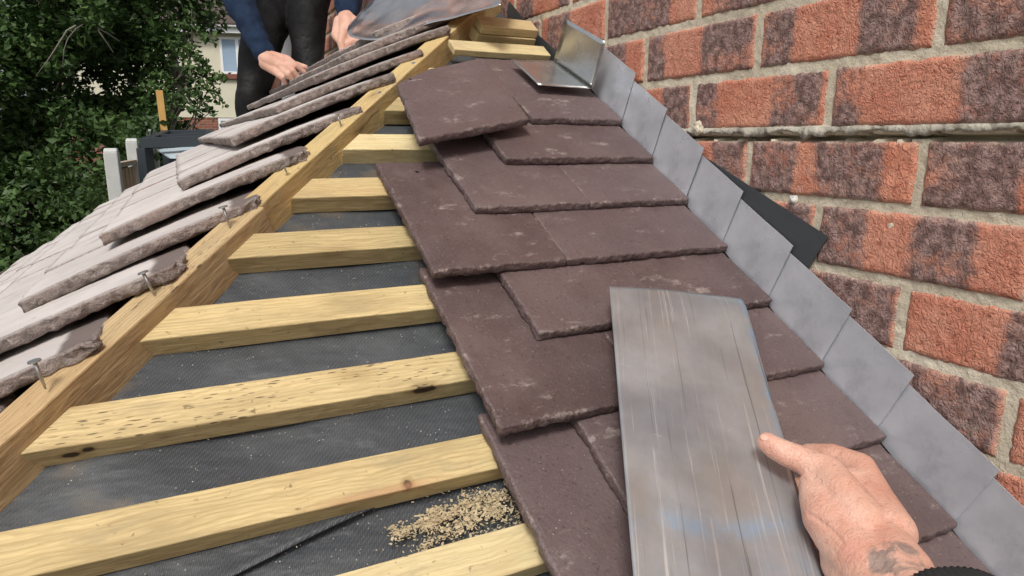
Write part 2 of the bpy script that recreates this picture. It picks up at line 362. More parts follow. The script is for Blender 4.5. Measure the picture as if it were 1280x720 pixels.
# ------------------------------------------------------------------ battens of slope A
BW=.038; BT=.025; BH=-.045
fr=[-1.40,-1.30,-1.20,-1.10,-1.0,-.905,-.805,-.706,-.607,-.514,-.414,-.314,-.213,-.116,-.017,.083,.18]
blabels={-.607:'lowest pale yellow batten in view, at the bottom edge',-.514:'long pale timber batten with a reddish streak, just above the sawdust',-.414:'batten covered in rows of small dark incision marks',-.314:'timber batten with a dark knot hole, fourth from the bottom',-.213:'short angled timber batten, fifth from the bottom, cut against the hip',-.116:'short timber batten between the joint in the hip timber and the brown tiles',-.017:'pale batten tucked under the loose skewed brown tile',.083:'small batten end showing beside the hip behind the loose tile'}
def batten(s0,xl=None,xr=-.03,mat='batten',lab=None,h=BH,w=BW,t=BT,rot=0):
    y0,y1=0,w; e=-.838-.004
    Yf=(PA+uA*s0+nA*h).y; Yb=(PA+uA*(s0+w)+nA*h).y
    xf=e+Yf if xl is None else xl; xb=e+Yb if xl is None else xl
    cx=(xf+xr)/2
    nseg=max(2,int((xr-xf)/.02)); vs=[];fs=[]; rr=random.Random(int(s0*1000)); o3=Vector((rr.random()*50,0,0))
    for k in range(nseg+1):
        f=k/nseg
        for (yy,zz) in ((0,-t),(w,-t),(w,0),(0,0)):
            xa=xf if yy==0 else xb; x=xa+(xr-xa)*f-cx
            vs.append((x,yy+.0007*noise.noise(Vector((x*9,yy*40,zz*30))+o3),zz+.0006*noise.noise(Vector((x*12,yy*50,zz*40+9))+o3)))
    for k in range(nseg):
        for s in range(4):
            a=k*4+s; b=k*4+(s+1)%4; fs.append((a,a+4,b+4,b))
    fs.append((0,1,2,3)); n=nseg*4; fs.append((n+3,n+2,n+1,n))
    me=mk('batten',vs,fs); bm=bmesh.new(); bm.from_mesh(me); bmesh.ops.recalc_face_normals(bm,faces=bm.faces)
    bmesh.ops.subdivide_edges(bm,edges=[],cuts=1); bm.to_mesh(me); bm.free()
    o=link('timber_batten',me,M[mat]); o.matrix_world=Matrix.Translation(A(cx,s0,h))@MA@Matrix.Rotation(rot,4,'Z')
    bevel(o,.0014,2)
    tag(o,lab or 'treated timber batten low on the near slope towards the eaves','batten','timber battens of the near slope'); return o
def bl(x,y,s0,h=BH):   # pixel -> batten-local coordinates, on its front face or top
    cx=((-.842+(PA+uA*s0+nA*h).y)-.03)/2; P=hit(x,y,A(0,s0,h),uA); q=P-A(cx,s0,h); return (q.x,0.,q.dot(nA))
k1=bl(530,487,-.414); k2=bl(88,569,-.414); k3=bl(110,562,-.414)
M['batten_marked']=mat_wood('batten_wood_incised2',(.57,.45,.235),(.28,.18,.07),1.,.6,knots=[(*k1,.016,.0062),(*k2,.008,.0045),(*k3,.005,.004)])
k4=bl(514,601,-.514); M['batten_streak']=mat_wood('batten_wood_streak',(.56,.44,.225),(.28,.18,.07),0,.6,knots=[(k4[0],.004,0,.005,.006)],streak=(k4[0]-.02,.003,-.002,.075,.006))
for s in fr:
    m={-.414:'batten_marked',-.514:'batten_streak',-.607:'batten_pale',-.213:'batten',-.017:'batten_pale'}.get(s,'batten')
    batten(s,mat=m,lab=blabels.get(s))
batten(.262,-.205,-.012,'batten_pale','short pale batten offcut lying above the top brown tile',h=-.032,t=.012,w=.036)
b1=batten(.318,-.142,-.020,'batten','lower of two stacked batten offcuts wedged at the top of the slope',h=-.030,t=.022)
b2=batten(.322,-.135,-.018,'batten_pale','upper of two stacked batten offcuts at the top of the slope',h=-.013,t=.016,w=.04)
# ------------------------------------------------------------------ underlay sheets
def sheetA(name,poly,h,mat,lab,cat,th=.0008,sub=.02,amp=.0015,seed=0,frame='A',kind=None,grp=None):
    """poly: 4 corners in (x,s) of slope A; a real thin sheet with slight ripples"""
    a,b,c,d=[Vector(p) for p in poly]; n1=max(2,int((b-a).length/sub)); n2=max(2,int((d-a).length/sub)); vs=[];fs=[]
    for j in range(n2+1):
        for i in range(n1+1):
            p=a.lerp(b,i/n1).lerp(d.lerp(c,i/n1),j/n2)
            z=amp*noise.noise(Vector((p.x*9,p.y*14,seed)))*1.5
            vs.append((p.x,p.y,z))
    for j in range(n2):
        for i in range(n1):
            q=j*(n1+1)+i; fs.append((q,q+1,q+n1+2,q+n1+1))
    o=link(name,mk(name,vs,fs),mat,smooth=True)
    o.matrix_world=Matrix.Translation(PA+nA*h)@MA if frame=='A' else Matrix.Translation(PB+nB*h)@MB
    m=o.modifiers.new('t','SOLIDIFY'); m.thickness=th; m.offset=-1
    return tag(o,lab,cat,grp,kind)
# slope A (triangle between hip and wall), bounded by x-y=c
def hx(s,h,c=CH): return (PA+uA*s+nA*h).y+c
HU=-.0705
# the upper sheet laps over the lower one along a slightly slanted edge
lo1=hitA(330,722,HU+.003); lo2=hitA(612,588,HU+.003)
def sA(P): return (P-PA).dot(uA)
d_=(sA(lo2)-sA(lo1))/(lo2.x-lo1.x)
eL=(-.98,sA(lo1)+d_*(-.98-lo1.x)*.8); eR=(-.002,sA(lo1)+d_*(-.002-lo1.x))
o=sheetA('roofing_underlay',[eL,eR,(-.002,.55),(hx(.55,HU),.55)],HU,M['underlay'],'black woven underlay sheet stretched below the timber battens','underlay',seed=1,grp='black underlay sheets',th=.0018,sub=.010,amp=.0045)
for v in o.data.vertices:
    dd=v.co.y-(eL[1]+(eR[1]-eL[1])*(v.co.x-eL[0])/(eR[0]-eL[0]))
    if dd<.05: v.co.z+=(1-dd/.05)**2*(.003+.003*noise.noise(Vector((v.co.x*7,0,0)))); v.co.y+=(1-dd/.05)*.006*math.sin(v.co.x*9)
sheetA('roofing_underlay',[(-1.7,-1.46),(-.002,-1.46),(-.002,-.30),(-1.0,-.52)],HU-.0045,M['underlay'],'lower lapped sheet of black underlay showing at the bottom beside the sawdust','underlay',seed=4,grp='black underlay sheets',amp=.001)
# slope B underlay
HB=-.0705
def hy(s,h): return -( (PB+uB*s+nB*h).x-CH)   # local x = -y on the hip
sl=-1.62; sh=.58
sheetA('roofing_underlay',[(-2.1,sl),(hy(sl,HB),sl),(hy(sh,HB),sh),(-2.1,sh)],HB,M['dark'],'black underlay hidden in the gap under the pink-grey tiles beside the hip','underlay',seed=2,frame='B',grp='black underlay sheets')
# battens of slope B
for k in range(-12,9):
    hxk=-.585+.0735*k
    if hxk>-.06: continue
    s1=(hxk-PB.x+.033*-0)/CT-.012
    y0=hxk-CH+.02
    v=MBd().box((-2.0,s1-.038,BH-.025),(-y0-.02,s1,BH)); o=link('timber_batten',v.me(),M['batten']); o.matrix_world=Matrix.Translation(PB)@MB
    bevel(o); tag(o,'timber batten hidden beneath the pink-grey tiles of the left slope','batten','timber battens of the left slope')
# ------------------------------------------------------------------ hip timber: two lengths
def hip_piece(ya,yb,off,top,mat,lab,w=.034,hgt=.046):
    d=Vector((1,1,math.tan(TH))).normalized(); side=Vector((1,-1,0)).normalized(); upv=side.cross(d).normalized()
    def base(y): # point on the line x-y=-.845+off at height plane A(top)
        x=y-.845+off; P=Vector((x,y,Z0+math.tan(TH)*(y-Y0)+top/CT)); return P
    a,b=base(ya),base(yb); L=(b-a).length; n=int(L/.02); vs=[];fs=[]
    for k in range(n+1):
        for (yy,zz) in ((0,-hgt),(w,-hgt),(w,0),(0,0)):
            x=L*k/n; vs.append((x,yy+.0012*noise.noise(Vector((x*6,yy*30,zz*30+top*90))),zz+.001*noise.noise(Vector((x*7,yy*30+5,zz*30)))))
    for k in range(n):
        for s in range(4):
            p=k*4+s; q=k*4+(s+1)%4; fs.append((p,p+4,q+4,q))
    fs.append((0,1,2,3)); m=n*4; fs.append((m+3,m+2,m+1,m))
    me=mk('hip',vs,fs); bm=bmesh.new(); bm.from_mesh(me); bmesh.ops.recalc_face_normals(bm,faces=bm.faces); bm.to_mesh(me); bm.free()
    o=link('hip_timber',me,M[mat]); Y=-side
    Z=d.cross(Y).normalized(); 
    if Z.z<0: Z=-Z
    o.matrix_world=Matrix(((d.x,Y.x,Z.x,a.x),(d.y,Y.y,Z.y,a.y),(d.z,Y.z,Z.z,a.z),(0,0,0,1))); bevel(o,.0018,2)
    return tag(o,lab,'hip timber','hip timbers'),o.matrix_world.copy()
_,MH1=hip_piece(-.86,.272,.0,-.032,'hip_wood','lower brown length of hip timber with rows of dark incision marks')
_,MH2=hip_piece(.273,.872,-.008,-.034,'hip_pale','upper paler yellow length of hip timber running up to the brick wall',w=.033)
# ------------------------------------------------------------------ slope B: faded pink-grey tiles
LB=.262; TB=.0130; KB=math.asin(.207)
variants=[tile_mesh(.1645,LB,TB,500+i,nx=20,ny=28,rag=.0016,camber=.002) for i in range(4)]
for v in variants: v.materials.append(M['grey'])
edge_labels={-1:'tile with broken knobbly head and a nail beside it, lowest at the left edge',0:'tile whose broken head with a nail stands over the joint-side of the hip timber, second from the lower left'}
elabs={-4:'grey-pink tile low on the left slope, out of sight past the frame',-3:'grey-pink end tile just at the lower left corner of the roof',-2:'broken-headed end tile with a bright nail at the lower left corner by the hip',
-1:'end tile with a bent nib and a nail, second up from the lower left corner',0:'end tile with rough head and tall nail, third up the left slope',1:'end tile with clean long edge whose head meets the hip timber joint, fourth up',
2:'end tile with a standing bent nail near its head, fifth up',3:'end tile with small nail under its head, sixth up the left slope',4:'end tile seventh up, its head above the pale hip timber',5:'end tile eighth up, just under the curved metal sheet',6:'end tile ninth up the slope, under the curved metal sheet',7:'topmost end tile beneath the shiny metal sheet by the wall'}
NAILS=[]
for k in range(-15,9):
    hxk=-.585+.0735*k
    if hxk>-.045: continue
    sh_=(hxk-PB.x)/CT; rr=random.Random(k+50)
    yn=hxk+.873+rr.uniform(-.004,.006)+(-.014 if k==1 else 0)+(-.008 if k in(-2,-1,0) else 0)
    hh=-.0375+rr.uniform(0,.003)+(.003 if k>2 else 0)+(-.003 if k==0 else 0)
    if k<=0: yn-=.012; sh_-=.012
    if k==1: sh_-=.012
    if k<=-1: yn-=.010; sh_-=.010
    col=0; y=yn
    ymax=1.93 if k>3 else 1.86
    while y<ymax:
        wd=.1655
        if col==0:
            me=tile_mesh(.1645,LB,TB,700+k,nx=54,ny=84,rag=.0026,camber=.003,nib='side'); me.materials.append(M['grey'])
            if k<=1:   # broken, knobbly heads of the cut tiles
                of=Vector((k*9.,3,1))
                for v in me.vertices:
                    dh=(LB-v.co.y); ds=(.0823-v.co.x)
                    if dh<.05 and ds<.05:
                        q=(1-dh/.05)*(1-ds/.05); v.co.y-=q*(.012+.011*noise.noise(Vector((v.co.x*80,v.co.z*160,0))+of)); v.co.x-=q*.012*max(0,noise.noise(Vector((v.co.y*90,v.co.z*90,2))+of)+.3); v.co.z+=q*.004*noise.noise(v.co*70+of)
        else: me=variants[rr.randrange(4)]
        o=bpy.data.objects.new('plain_tile',me); COL.objects.link(o)
        tl=-KB+rr.uniform(-.006,.006)*(1 if col else 1)
        head=Bp(0,sh_,hh+rr.uniform(0,.0012)*(col>0)); head.y=y+wd/2
        o.matrix_world=Matrix.Translation(head)@MB@Matrix.Rotation(tl,4,'X')@Matrix.Rotation(rr.uniform(-.006,.006),4,'Z')@Matrix.Translation((0,-LB,0))
        if col==0:
            lab=elabs.get(k) or 'pink-grey end tile far down the left slope towards the eaves'
            tag(o,lab,'roof tile','end tiles of the left slope beside the hip')
            NAILS.append((k,o.matrix_world.copy()))
        else: tag(o,'faded pink-grey plain roof tile inside the laid rows of the left slope','roof tile','faded roof tiles laid on the left slope')
        y+=wd; col+=1
def nail(p0,p1,lab,r=.0016,hr=.0045):
    p0=Vector(p0);p1=Vector(p1);d=(p1-p0).normalized()
    t=empty('nail',p0,lab,'nail','roofing nails standing in the end tiles')
    child('shank',MBd().tube([p0,p0.lerp(p1,.5),p1],[r*.5,r,r],10).me(),M['nail'],t,True)
    c=link('nail_head',MBd().tube([p1-d*.0002,p1+d*.0010],[hr,hr*.96],16).me(),M['nail'])
    c.data.transform(Matrix.Translation(-p0)); c.parent=t
def hipd(x,y): # depth where the hip's vertical plane is met
    n=Vector((1,-1,0)); d=ray(x,y); return (Vector((-.872,0,0))-CAM).dot(n)/d.dot(n)
for (a,b,lab) in [((57,486),(43,452),'bright flat-headed nail standing beside the broken tile at the lower left'),((193,369),(179,341),'nail through the second broken tile head above the hip timber'),((288,286),(279,259),'tall bent nail leaning over the hip timber joint'),((361,222),(355,208),'thin nail tip under the tile edge above the hip joint'),((428,163),(422,143),'small bent nail above the middle of the hip timber'),((479,124),(474,116),'short nail beside the pale hip timber'),((519,86),(517,79),'tiny nail near the topmost tile heads')]:
    d0=hipd(*a); d0-=.014; nail(W(*a,d0+.004),W(*b,d0-.004),lab,r=.0016 if a[0]<300 else .0011,hr=.005 if a[0]<300 else .0032)
# ------------------------------------------------------------------ soakers
def soaker(i,s_low,lab,mat='zinc'):
    t=empty('soaker',A(-.003,s_low,0),lab,'soaker','grey metal soakers up the wall'); L=.17; x0=-.0088-.0006*(i%3); x1=-.0044
    rr=random.Random(i); hh=.070+rr.uniform(-.001,.001)
    n=14;m=8; vs=[];fs=[]
    for j in range(m+1):
        for k in range(n+1):
            f=k/n; g=j/m; s=s_low-.014+.015*g+ f*L; h=-.014+(hh+.014-.115*f*L)*g
            x=x0+(x1-x0)*f+.0014*noise.noise(Vector((f*4,g*2,i*7)))*g
            vs.append(A(x,s,h))
    for j in range(m):
        for k in range(n): q=j*(n+1)+k; fs.append((q,q+n+1,q+n+2,q+1))
    c=child('upstand',mk('u',vs,fs),M[mat],t); md=c.modifiers.new('s','SOLIDIFY'); md.thickness=.0006; md.offset=0
    # flat leg lies on the tile below
    vs=[];fs=[]
    for f in (0,1):
        for x in (-.0078,-.085):
            s=s_low-.014+f*L+.002; h=-.0118-(s-(s_low-.002))*.1375-.0004 if True else 0
            vs.append(A(x,s,-.0134-(s-s_low)*.1375))
    c=child('base_flange',mk('b',vs,[(0,1,3,2)]),M[mat],t); md=c.modifiers.new('s','SOLIDIFY'); md.thickness=.0005; md.offset=0
for i,s in enumerate([.017,-.082,-.182,-.275,-.379,-.483,-.575,-.684,-.785,-.885]):
    soaker(i,s,'grey metal soaker against the wall beside the %s row of brown tiles'%ords[i])
# loose bent soaker lying on the top tile
t=empty('soaker',hitA(690,90,.004),'shiny bent metal soaker lying loose on the top brown tile','soaker','grey metal soakers up the wall')
hL=.0035
P=[hitA(639,74,hL-.012),hitA(692,76,hL-.012),hitA(741,111,hL+.002),hitA(673,106,hL+.002)]
fold=(P[2]-P[1]).normalized(); 
pn=fold.cross(nA).normalized(); pn=(pn+fold*0).normalized()
T1=hit(706,23,P[1],pn); T2=hit(757,52,P[2],pn)
def thinquad(name,a,b,c,d,par,mat,th=.0007,n=10,bend=0):
    vs=[];fs=[]; nn=(b-a).cross(d-a).normalized()
    for j in range(n+1):
        for i in range(n+1):
            p=a.lerp(b,i/n).lerp(d.lerp(c,i/n),j/n); vs.append(p+nn*bend*math.sin(math.pi*i/n))
    for j in range(n):
        for i in range(n): q=j*(n+1)+i; fs.append((q,q+1,q+n+2,q+n+1))
    c_=child(name,mk(name,vs,fs),mat,par,True); m=c_.modifiers.new('s','SOLIDIFY'); m.thickness=th; m.offset=0; return c_
thinquad('base_flange',P[0],P[1],P[2],P[3],t,M['zinc_shiny'],bend=.0005); thinquad('upstand',P[1],T1,T2,P[2],t,M['zinc_shiny'],bend=.0015)
print('loose soaker h',(T1-P[1]).length,(T2-P[2]).length)
# black upstand of underlay against the wall behind the soakers
t=sheetA('wall_upstand',[(0,0),(1,0),(1,1),(0,1)],0,M['rubber'],'black strip of underlay turned up the brick wall behind the soakers','underlay',grp='black underlay sheets')
vs=[];fs=[];n=60
for k in range(n+1):
    f=k/n; s=-.404+f*.90; top=.104-.218*(s+.392) if s<-.17 else .03-(s+.17)*.12
    top=max(top,-.035) ; b=s-.014
    for g in range(5):
        h=-.06+(top+.06)*g/4; vs.append(A(-.0036-.0004*noise.noise(Vector((s*6,h*9,0))),(s if k else s-.014*(1-g/4)),h))
for k in range(n):
    for g in range(4): q=k*5+g; fs.append((q,q+5,q+6,q+1))
t.modifiers.clear(); t.matrix_world=Matrix.Identity(4); t.data=mk('up',vs,fs); t.data.materials.append(M['rubber']); m=t.modifiers.new('s','SOLIDIFY'); m.thickness=.0008
recenter(t)
# ------------------------------------------------------------------ sawdust on the underlay
def sawdust():
    t=NT('sawdust',.9,0,.2); t.shift; t.col(t.mix(t.noise(90),(.42,.33,.19),(.66,.56,.38))); m=t.m
    rr=random.Random(3); vs=[];fs=[]
    def fleck(P,sz,z):
        a=Vector((rr.uniform(-1,1),rr.uniform(-1,1),rr.uniform(-.5,.5))).normalized(); b=a.cross(Vector((rr.uniform(-.4,.4),rr.uniform(-.4,.4),1))).normalized()
        n=len(vs); l=sz*rr.uniform(.5,1.4); w=sz*rr.uniform(.3,.7); c=P+nA*z
        up_=a.cross(b)*sz*.15
        vs.extend([c-a*l-b*w,c+a*l-b*w*.6,c+a*l*.8+b*w,c-a*l*.7+b*w*.8]); vs.extend([v+up_+a*sz*.1 for v in vs[-4:]]); fs.extend([tuple(i+n for i in f) for f in BOXF])
    blobs=[(572,637,30,8,380,-.5),(560,648,50,22,260,-.4),(606,628,20,14,330,.4),(625,620,8,6,80,0),(540,655,14,4,110,-.6),(590,645,60,30,200,-.3),(618,640,9,8,140,0),(588,650,11,8,160,0),(530,652,18,5,200,-.45),(545,640,10,6,120,0),(505,668,14,5,80,-.2),(640,640,30,30,150,0),(560,668,60,12,120,-.3),(500,662,14,8,120,0),(560,662,30,9,90,-.3),(535,683,16,9,70,0),(662,612,12,16,60,0),(630,668,10,20,25,0)]
    for (x,y,sx,sy,n,rot) in blobs:
        for _ in range(n):
            a,b=rr.gauss(0,1)*sx*.6,rr.gauss(0,1)*sy*.6; c,s=math.cos(rot),math.sin(rot)
            P=hitA(x+a*c-b*s,y+a*s+b*c,HU+.0045); 
            r2=(a/sx)**2+(b/sy)**2; fleck(P,rr.choice((.0005,.0007,.001,.0013,.0022))*rr.uniform(.8,1.2),rr.uniform(0,.0022)*max(.1,1-r2))
    return link('sawdust',mk('sd',vs,fs),m)
tag(sawdust(),'scattered heap of pale sawdust on the black underlay by the bottom batten','sawdust',kind='stuff')
def specks():
    m=plain('grit',(.50,.45,.36),.9,sc=60,var=.3); rr=random.Random(5); vs=[];fs=[]
    for _ in range(1500):
        x=rr.uniform(-.95,-.38); s=rr.uniform(-.66,.0)
        if x<hx(s,HU,-.84): continue
        if rr.random()>.25+.75*max(0,noise.noise(Vector((x*9,s*14,3)))*2): continue
        sz=rr.uniform(.0003,.0009)*(1.7 if rr.random()<.06 else 1); P=A(x,s,HU+.0022); n=len(vs); a=rr.uniform(0,3); ca,sa=math.cos(a)*sz,math.sin(a)*sz*.7
        for (dx,dy,dz) in ((-1,0,0),(0,-1,0),(1,0,0),(0,1,0),(0,0,.8)): vs.append(P+Vector((1,0,0))*(dx*ca-dy*sa)+uA*(dx*sa+dy*ca)*1.0+nA*dz*sz)
        fs.extend([(n+a_+0,n+(a_+1)%4,n+4) for a_ in range(4)])
    return link('grit',mk('grit',vs,fs),m)
tag(specks(),'pale grit specks strewn over the black underlay','grit',kind='stuff')
# ------------------------------------------------------------------ brick wall
def wall():
    t=empty('brick_wall',(0.1,0,-2.9),'orange and dark banded brick wall with beige mortar and a cracked bed joint','wall')
    B=.225;H=.075
    bands={}
    def put(z,u,*iv): bands[(z,u)]=iv
    put(1,-1,(0,.22),(.62,.97)); put(1,0,(0,.17),(.62,1)); put(1,-2,(.0,.15),(.7,1))
    put(2,-1.5,(0,.2),(.55,.98)); put(2,-.5,(0,.23),(.62,.93)); put(2,.5,(0,.62)); put(2,-2.5,(.3,.8))
    put(3,-2,(0,.75)); put(3,-1,(.1,.62)); put(3,-3,(.1,.5)); put(3,0,(.2,.5))
    put(0,-.5,(0,.33),(.44,.86)); put(0,.5,(0,.42),(.66,1)); put(0,-1.5,(.7,1))
    put(-1,0,(0,.28),(.5,.8)); put(-1,-1,(.8,1)); put(-1,1,(.1,.4))
    put(-2,-.5,(.35,1)); put(-2,.5,(.42,1)); put(-2,1.5,(.1,.6)); put(-3,0,(.42,1)); put(-3,1,(.1,.5)); put(-4,.5,(.1,.5))
    vs=[];fs=[];dark=[];rn=[];ed=[]
    for c in range(-38,42):
        half=.5 if c%2==0 else 0.
        for iu in range(-14,12):
            u=iu+half; ya=-u*B-.005; yb=-(u+1)*B+.005   # ya > yb (towards the camera = smaller y)
            z0=c*H+.005; z1=(c+1)*H-.005
            if c==1: z0+=.003
            if c==0: z1-=.0035
            near=(-5<=u<=3) and -6<=c<=8
            rr=random.Random(c*977+int(u*2)*31); rnd=rr.random()
            iv=bands.get((c,u))
            if iv is None: 
                a=rr.uniform(-.1,.35); b=a+rr.uniform(.2,.4); e=rr.uniform(.6,.9); iv=((a,b),(e,e+rr.uniform(.15,.4)))
            dx=rr.uniform(-.0012,.0012); dy=rr.uniform(-.001,.001)
            nu,nv=(64,20) if near else ((14,5) if (-14<=u<=5 and -12<=c<=14) else (3,1)); off=Vector((c*3.1,u*7.7,5)); n=len(vs)
            for j in range(nv+1):
                for i in range(nu+1):
                    f,g=i/nu,j/nv; y=ya+(yb-ya)*f+dy; z=z0+(z1-z0)*g
                    d=min(f*.215,(1-f)*.215,g*(z1-z0),(1-g)*(z1-z0)); x=dx
                    if near:
                        w=noise.noise(Vector((y*75,z*85,0))+off); x+=-.0006*(1-abs(w)*2.6)-.0005*noise.noise(Vector((y*180,z*180,1))+off)
                        if d<.004: x+=((.004-d)/.004)**2*.0022; 
                        e=.0011*noise.noise(Vector((y*60,z*60,9))+off)+.0008*noise.noise(Vector((y*170,z*170,4))+off)
                        if d<.0035: y+=e*(1-d/.0035); z+=e*(1-d/.0035)
                    vs.append((x,y,z)); v=0.
                    for (a,b) in iv:
                        w=.075; v=max(v,min(1,max(0,(f-a)/w+.5))*min(1,max(0,(b-f)/w+.5)))
                    # dark bands fade towards the arrises here and there
                    dark.append(v*(.75+.5*noise.noise(Vector((y*20,z*30,2))+off))); rn.append(rnd); ed.append(max(0,1-d/.0035))
            for j in range(nv):
                for i in range(nu): q=n+j*(nu+1)+i; fs.append((q,q+nu+1,q+nu+2,q+1))
            # returns into the joint
            lp=[n+i for i in range(nu+1)]+[n+j*(nu+1)+nu for j in range(1,nv+1)]+[n+nv*(nu+1)+i for i in range(nu-1,-1,-1)]+[n+j*(nu+1) for j in range(nv-1,0,-1)]
            m=len(vs)
            for q in lp:
                p=vs[q]; vs.append((.022,p[1],p[2])); dark.append(dark[q]); rn.append(rnd); ed.append(1.)
            for k in range(len(lp)): a,b=k,(k+1)%len(lp); fs.append((lp[a],lp[b],m+b,m+a))
    child('bricks',mk('bricks',vs,fs,{'dark':dark,'rnd':rn,'edge':ed}),M['brick'],t,True)
    # mortar: fine where near
    vs=[];fs=[]
    ys=[-2.7,-1.5]+[-.8+.004*i for i in range(int(2.2/.004))]+[1.6,3.14]; zs=[-2.85,-1]+[-.45+.003*i for i in range(int(1.05/.003))]+[.8,1.6,3.15]
    for z in zs:
        for y in ys:
            w=noise.noise(Vector((y*40,z*40,3))); x=.0020+.0012*w+.0012*noise.noise(Vector((y*120,z*120,3)))
            zc=.0715+.0006*noise.noise(Vector((y*30,0,0))); th_=.0030+.0032*noise.noise(Vector((y*16,7,0)))+.0016*noise.noise(Vector((y*70,7,0)))
            if abs(z-zc)<th_ : x=.035
            vs.append((x,y,z))
    ny=len(ys)
    for j in range(len(zs)-1):
        for i in range(ny-1): q=j*ny+i; fs.append((q,q+ny,q+ny+1,q+1))
    child('mortar_joints',mk('mj',vs,fs),M['mortar'],t,True)
    # ragged broken mortar lip over the crack
    vs=[];fs=[];ys=[-.8+.0022*i for i in range(820)]
    for y in ys:
        low=min(.0805,.0762-.0085*noise.noise(Vector((y*24,1,0)))-.0055*noise.noise(Vector((y*85,1,0)))-.005*abs(noise.noise(Vector((y*48,4,0)))))
        outx=-.0022-.0060*noise.noise(Vector((y*38,5,0)))-.0026*noise.noise(Vector((y*160,5,0)))
        for k,(zz,xx) in enumerate(((.0845,.003),(.0825,outx+.0005),((.0825+low)/2,outx-.0012*noise.noise(Vector((y*130,2,0)))),(low+.0005,outx),(low,outx+.006),(low+.002,.03))):
            vs.append((xx,y,zz+.0006*noise.noise(Vector((y*140,zz*300,k)))))
    for i in range(len(ys)-1):
        for k in range(5): q=i*6+k; fs.append((q,q+1,q+7,q+6))
    mm=NT('mortar_broken',.92,0,.2); mm.col(mm.mix(mm.ramp(mm.noise(45,det=5),.3,.7),(.27,.245,.20),(.56,.52,.44))); mm.bump(mm.noise(160,det=5),.003,1.)
    child('broken_mortar',mk('bm',vs,fs),mm.m,t,True)
    # wall core closes it from behind
    b=MBd().box((.05,-2.75,-2.9),(.28,3.15,3.2)); child('wall_core',b.me(),M['mortar'],t)
    return t
wall()
# foam blob and mortar crumb on the wall
def blob(name,P,rx,seed,mat,lab,cat,flat=.5):
    bm=bmesh.new(); bmesh.ops.create_icosphere(bm,subdivisions=4,radius=rx)
    for v in bm.verts: v.co*=1+.5*noise.noise(v.co*(1.3/rx)+Vector((seed,0,0)))+.12*noise.noise(v.co*(5/rx)); v.co.x*=flat
    me=bpy.data.meshes.new(name); bm.to_mesh(me); bm.free(); o=link(name,me,mat,smooth=True); o.location=P; return tag(o,lab,cat)
def onwall(x,y,X=0): d=ray(x,y); return CAM+d*((X-CAM.x)/d.x)
blob('foam_dab',onwall(992,249,-.001),.0052,2,plain('foam_white',(.62,.60,.56),.9,sc=90,bump=.001),'small white dab of dried foam stuck on the mortar joint','foam',.55)
blob('mortar_crumb',onwall(872,160,-.002),.009,5,M['mortar'],'grey lump of broken mortar at the left end of the crack','mortar lump',.5)
for k,(x,y,r) in enumerate(((1058,269,.004),(1118,282,.007),(1265,333,.006))):
    blob('mortar_smear',onwall(x,y,.0012),r,k+11,M['mortar'],['small round mortar smear','wide mortar smear near a brick middle','mortar smear by the right edge'][k]+' stuck on the brick face','mortar smear',.35)
exec_people=True
# ------------------------------------------------------------------ people: bodies grown from tapered chains, fused and smoothed into one skin
ICO={}
def ico(n):
    if n not in ICO:
        bm=bmesh.new(); bmesh.ops.create_icosphere(bm,subdivisions=n,radius=1); bm.verts.index_update()
        ICO[n]=([v.co.copy() for v in bm.verts],[tuple(v.index for v in f.verts) for f in bm.faces]); bm.free()
    return ICO[n]
def capsule_mesh(chains, voxel, smooth_it=6, fac=.5):
    vs=[];fs=[]
    def ball(p,r,n):
        V,Fc=ico(n); k=len(vs); vs.extend([p+v*r for v in V]); fs.extend([(a+k,b+k,c+k) for a,b,c in Fc])
    for ch in chains:
        for i in range(len(ch)):
            p,r=Vector(ch[i][0]),ch[i][1]; ball(p,r,3)
            if i+1<len(ch):
                p2,r2=Vector(ch[i+1][0]),ch[i+1][1]; L=(p2-p).length
                if L<1e-5: continue
                n=max(1,int(L/(min(r,r2)*.35)))
                for k in range(1,n): f=k/n; ball(p.lerp(p2,f),r+(r2-r)*f,3)
    me=mk('c',vs,fs); o=bpy.data.objects.new('tmp',me); COL.objects.link(o)
    m=o.modifiers.new('r','REMESH'); m.mode='VOXEL'; m.voxel_size=voxel
    m=o.modifiers.new('s','SMOOTH'); m.factor=fac; m.iterations=smooth_it
    out=bake(o); bpy.data.objects.remove(o); return out
def mat_skin(name,a,b,tattoo=None,wr=.0006):
    t=NT(name,.52,0,.4); n=t.noise(28,det=5)
    c=t.mix(t.ramp(n,.3,.7),a,b); c=t.mix(t.ramp(t.noise(34,t.map(loc=(3,1,2)),det=5,rough=.65),.48,.70,0,.4),c,(.60,.24,.18)); c=t.mix(t.ramp(t.noise(300,det=2),.62,.72,0,.25),c,(.42,.17,.11))
    if tattoo:
        P,rad=tattoo; g=t.N('ShaderNodeVectorMath',operation='DISTANCE'); t.L(t.co,g.inputs[0]); g.inputs[1].default_value=tuple(P)
        msk=t.ramp(g.outputs['Value'],rad,rad*.75); sw=t.ramp(t.noise(60,det=2,dist=.8),.44,.60); 
        c=t.mix(t.math('MULTIPLY',t.math('MULTIPLY',msk,sw),.7),c,(.15,.15,.14))
    t.col(c); t.b.inputs['Subsurface Weight'].default_value=.12; t.b.inputs['Subsurface Radius'].default_value=(.01,.004,.002); t.b.inputs['Subsurface Scale'].default_value=.5
    v=t.vor(520); t.bump(v,wr*.8,.9); t.bump(t.noise(110,t.map((1,2.2,1.4),rot=(.3,.2,.8)),det=6,rough=.7),wr*1.5,.9); t.bump(t.ramp(t.math('ABSOLUTE',t.math('SUBTRACT',t.noise(60,t.map((1,3,1),rot=(0,.4,.9)),det=3,dist=.8),.5)),0,.03),wr*.4,.8)
    return t.m
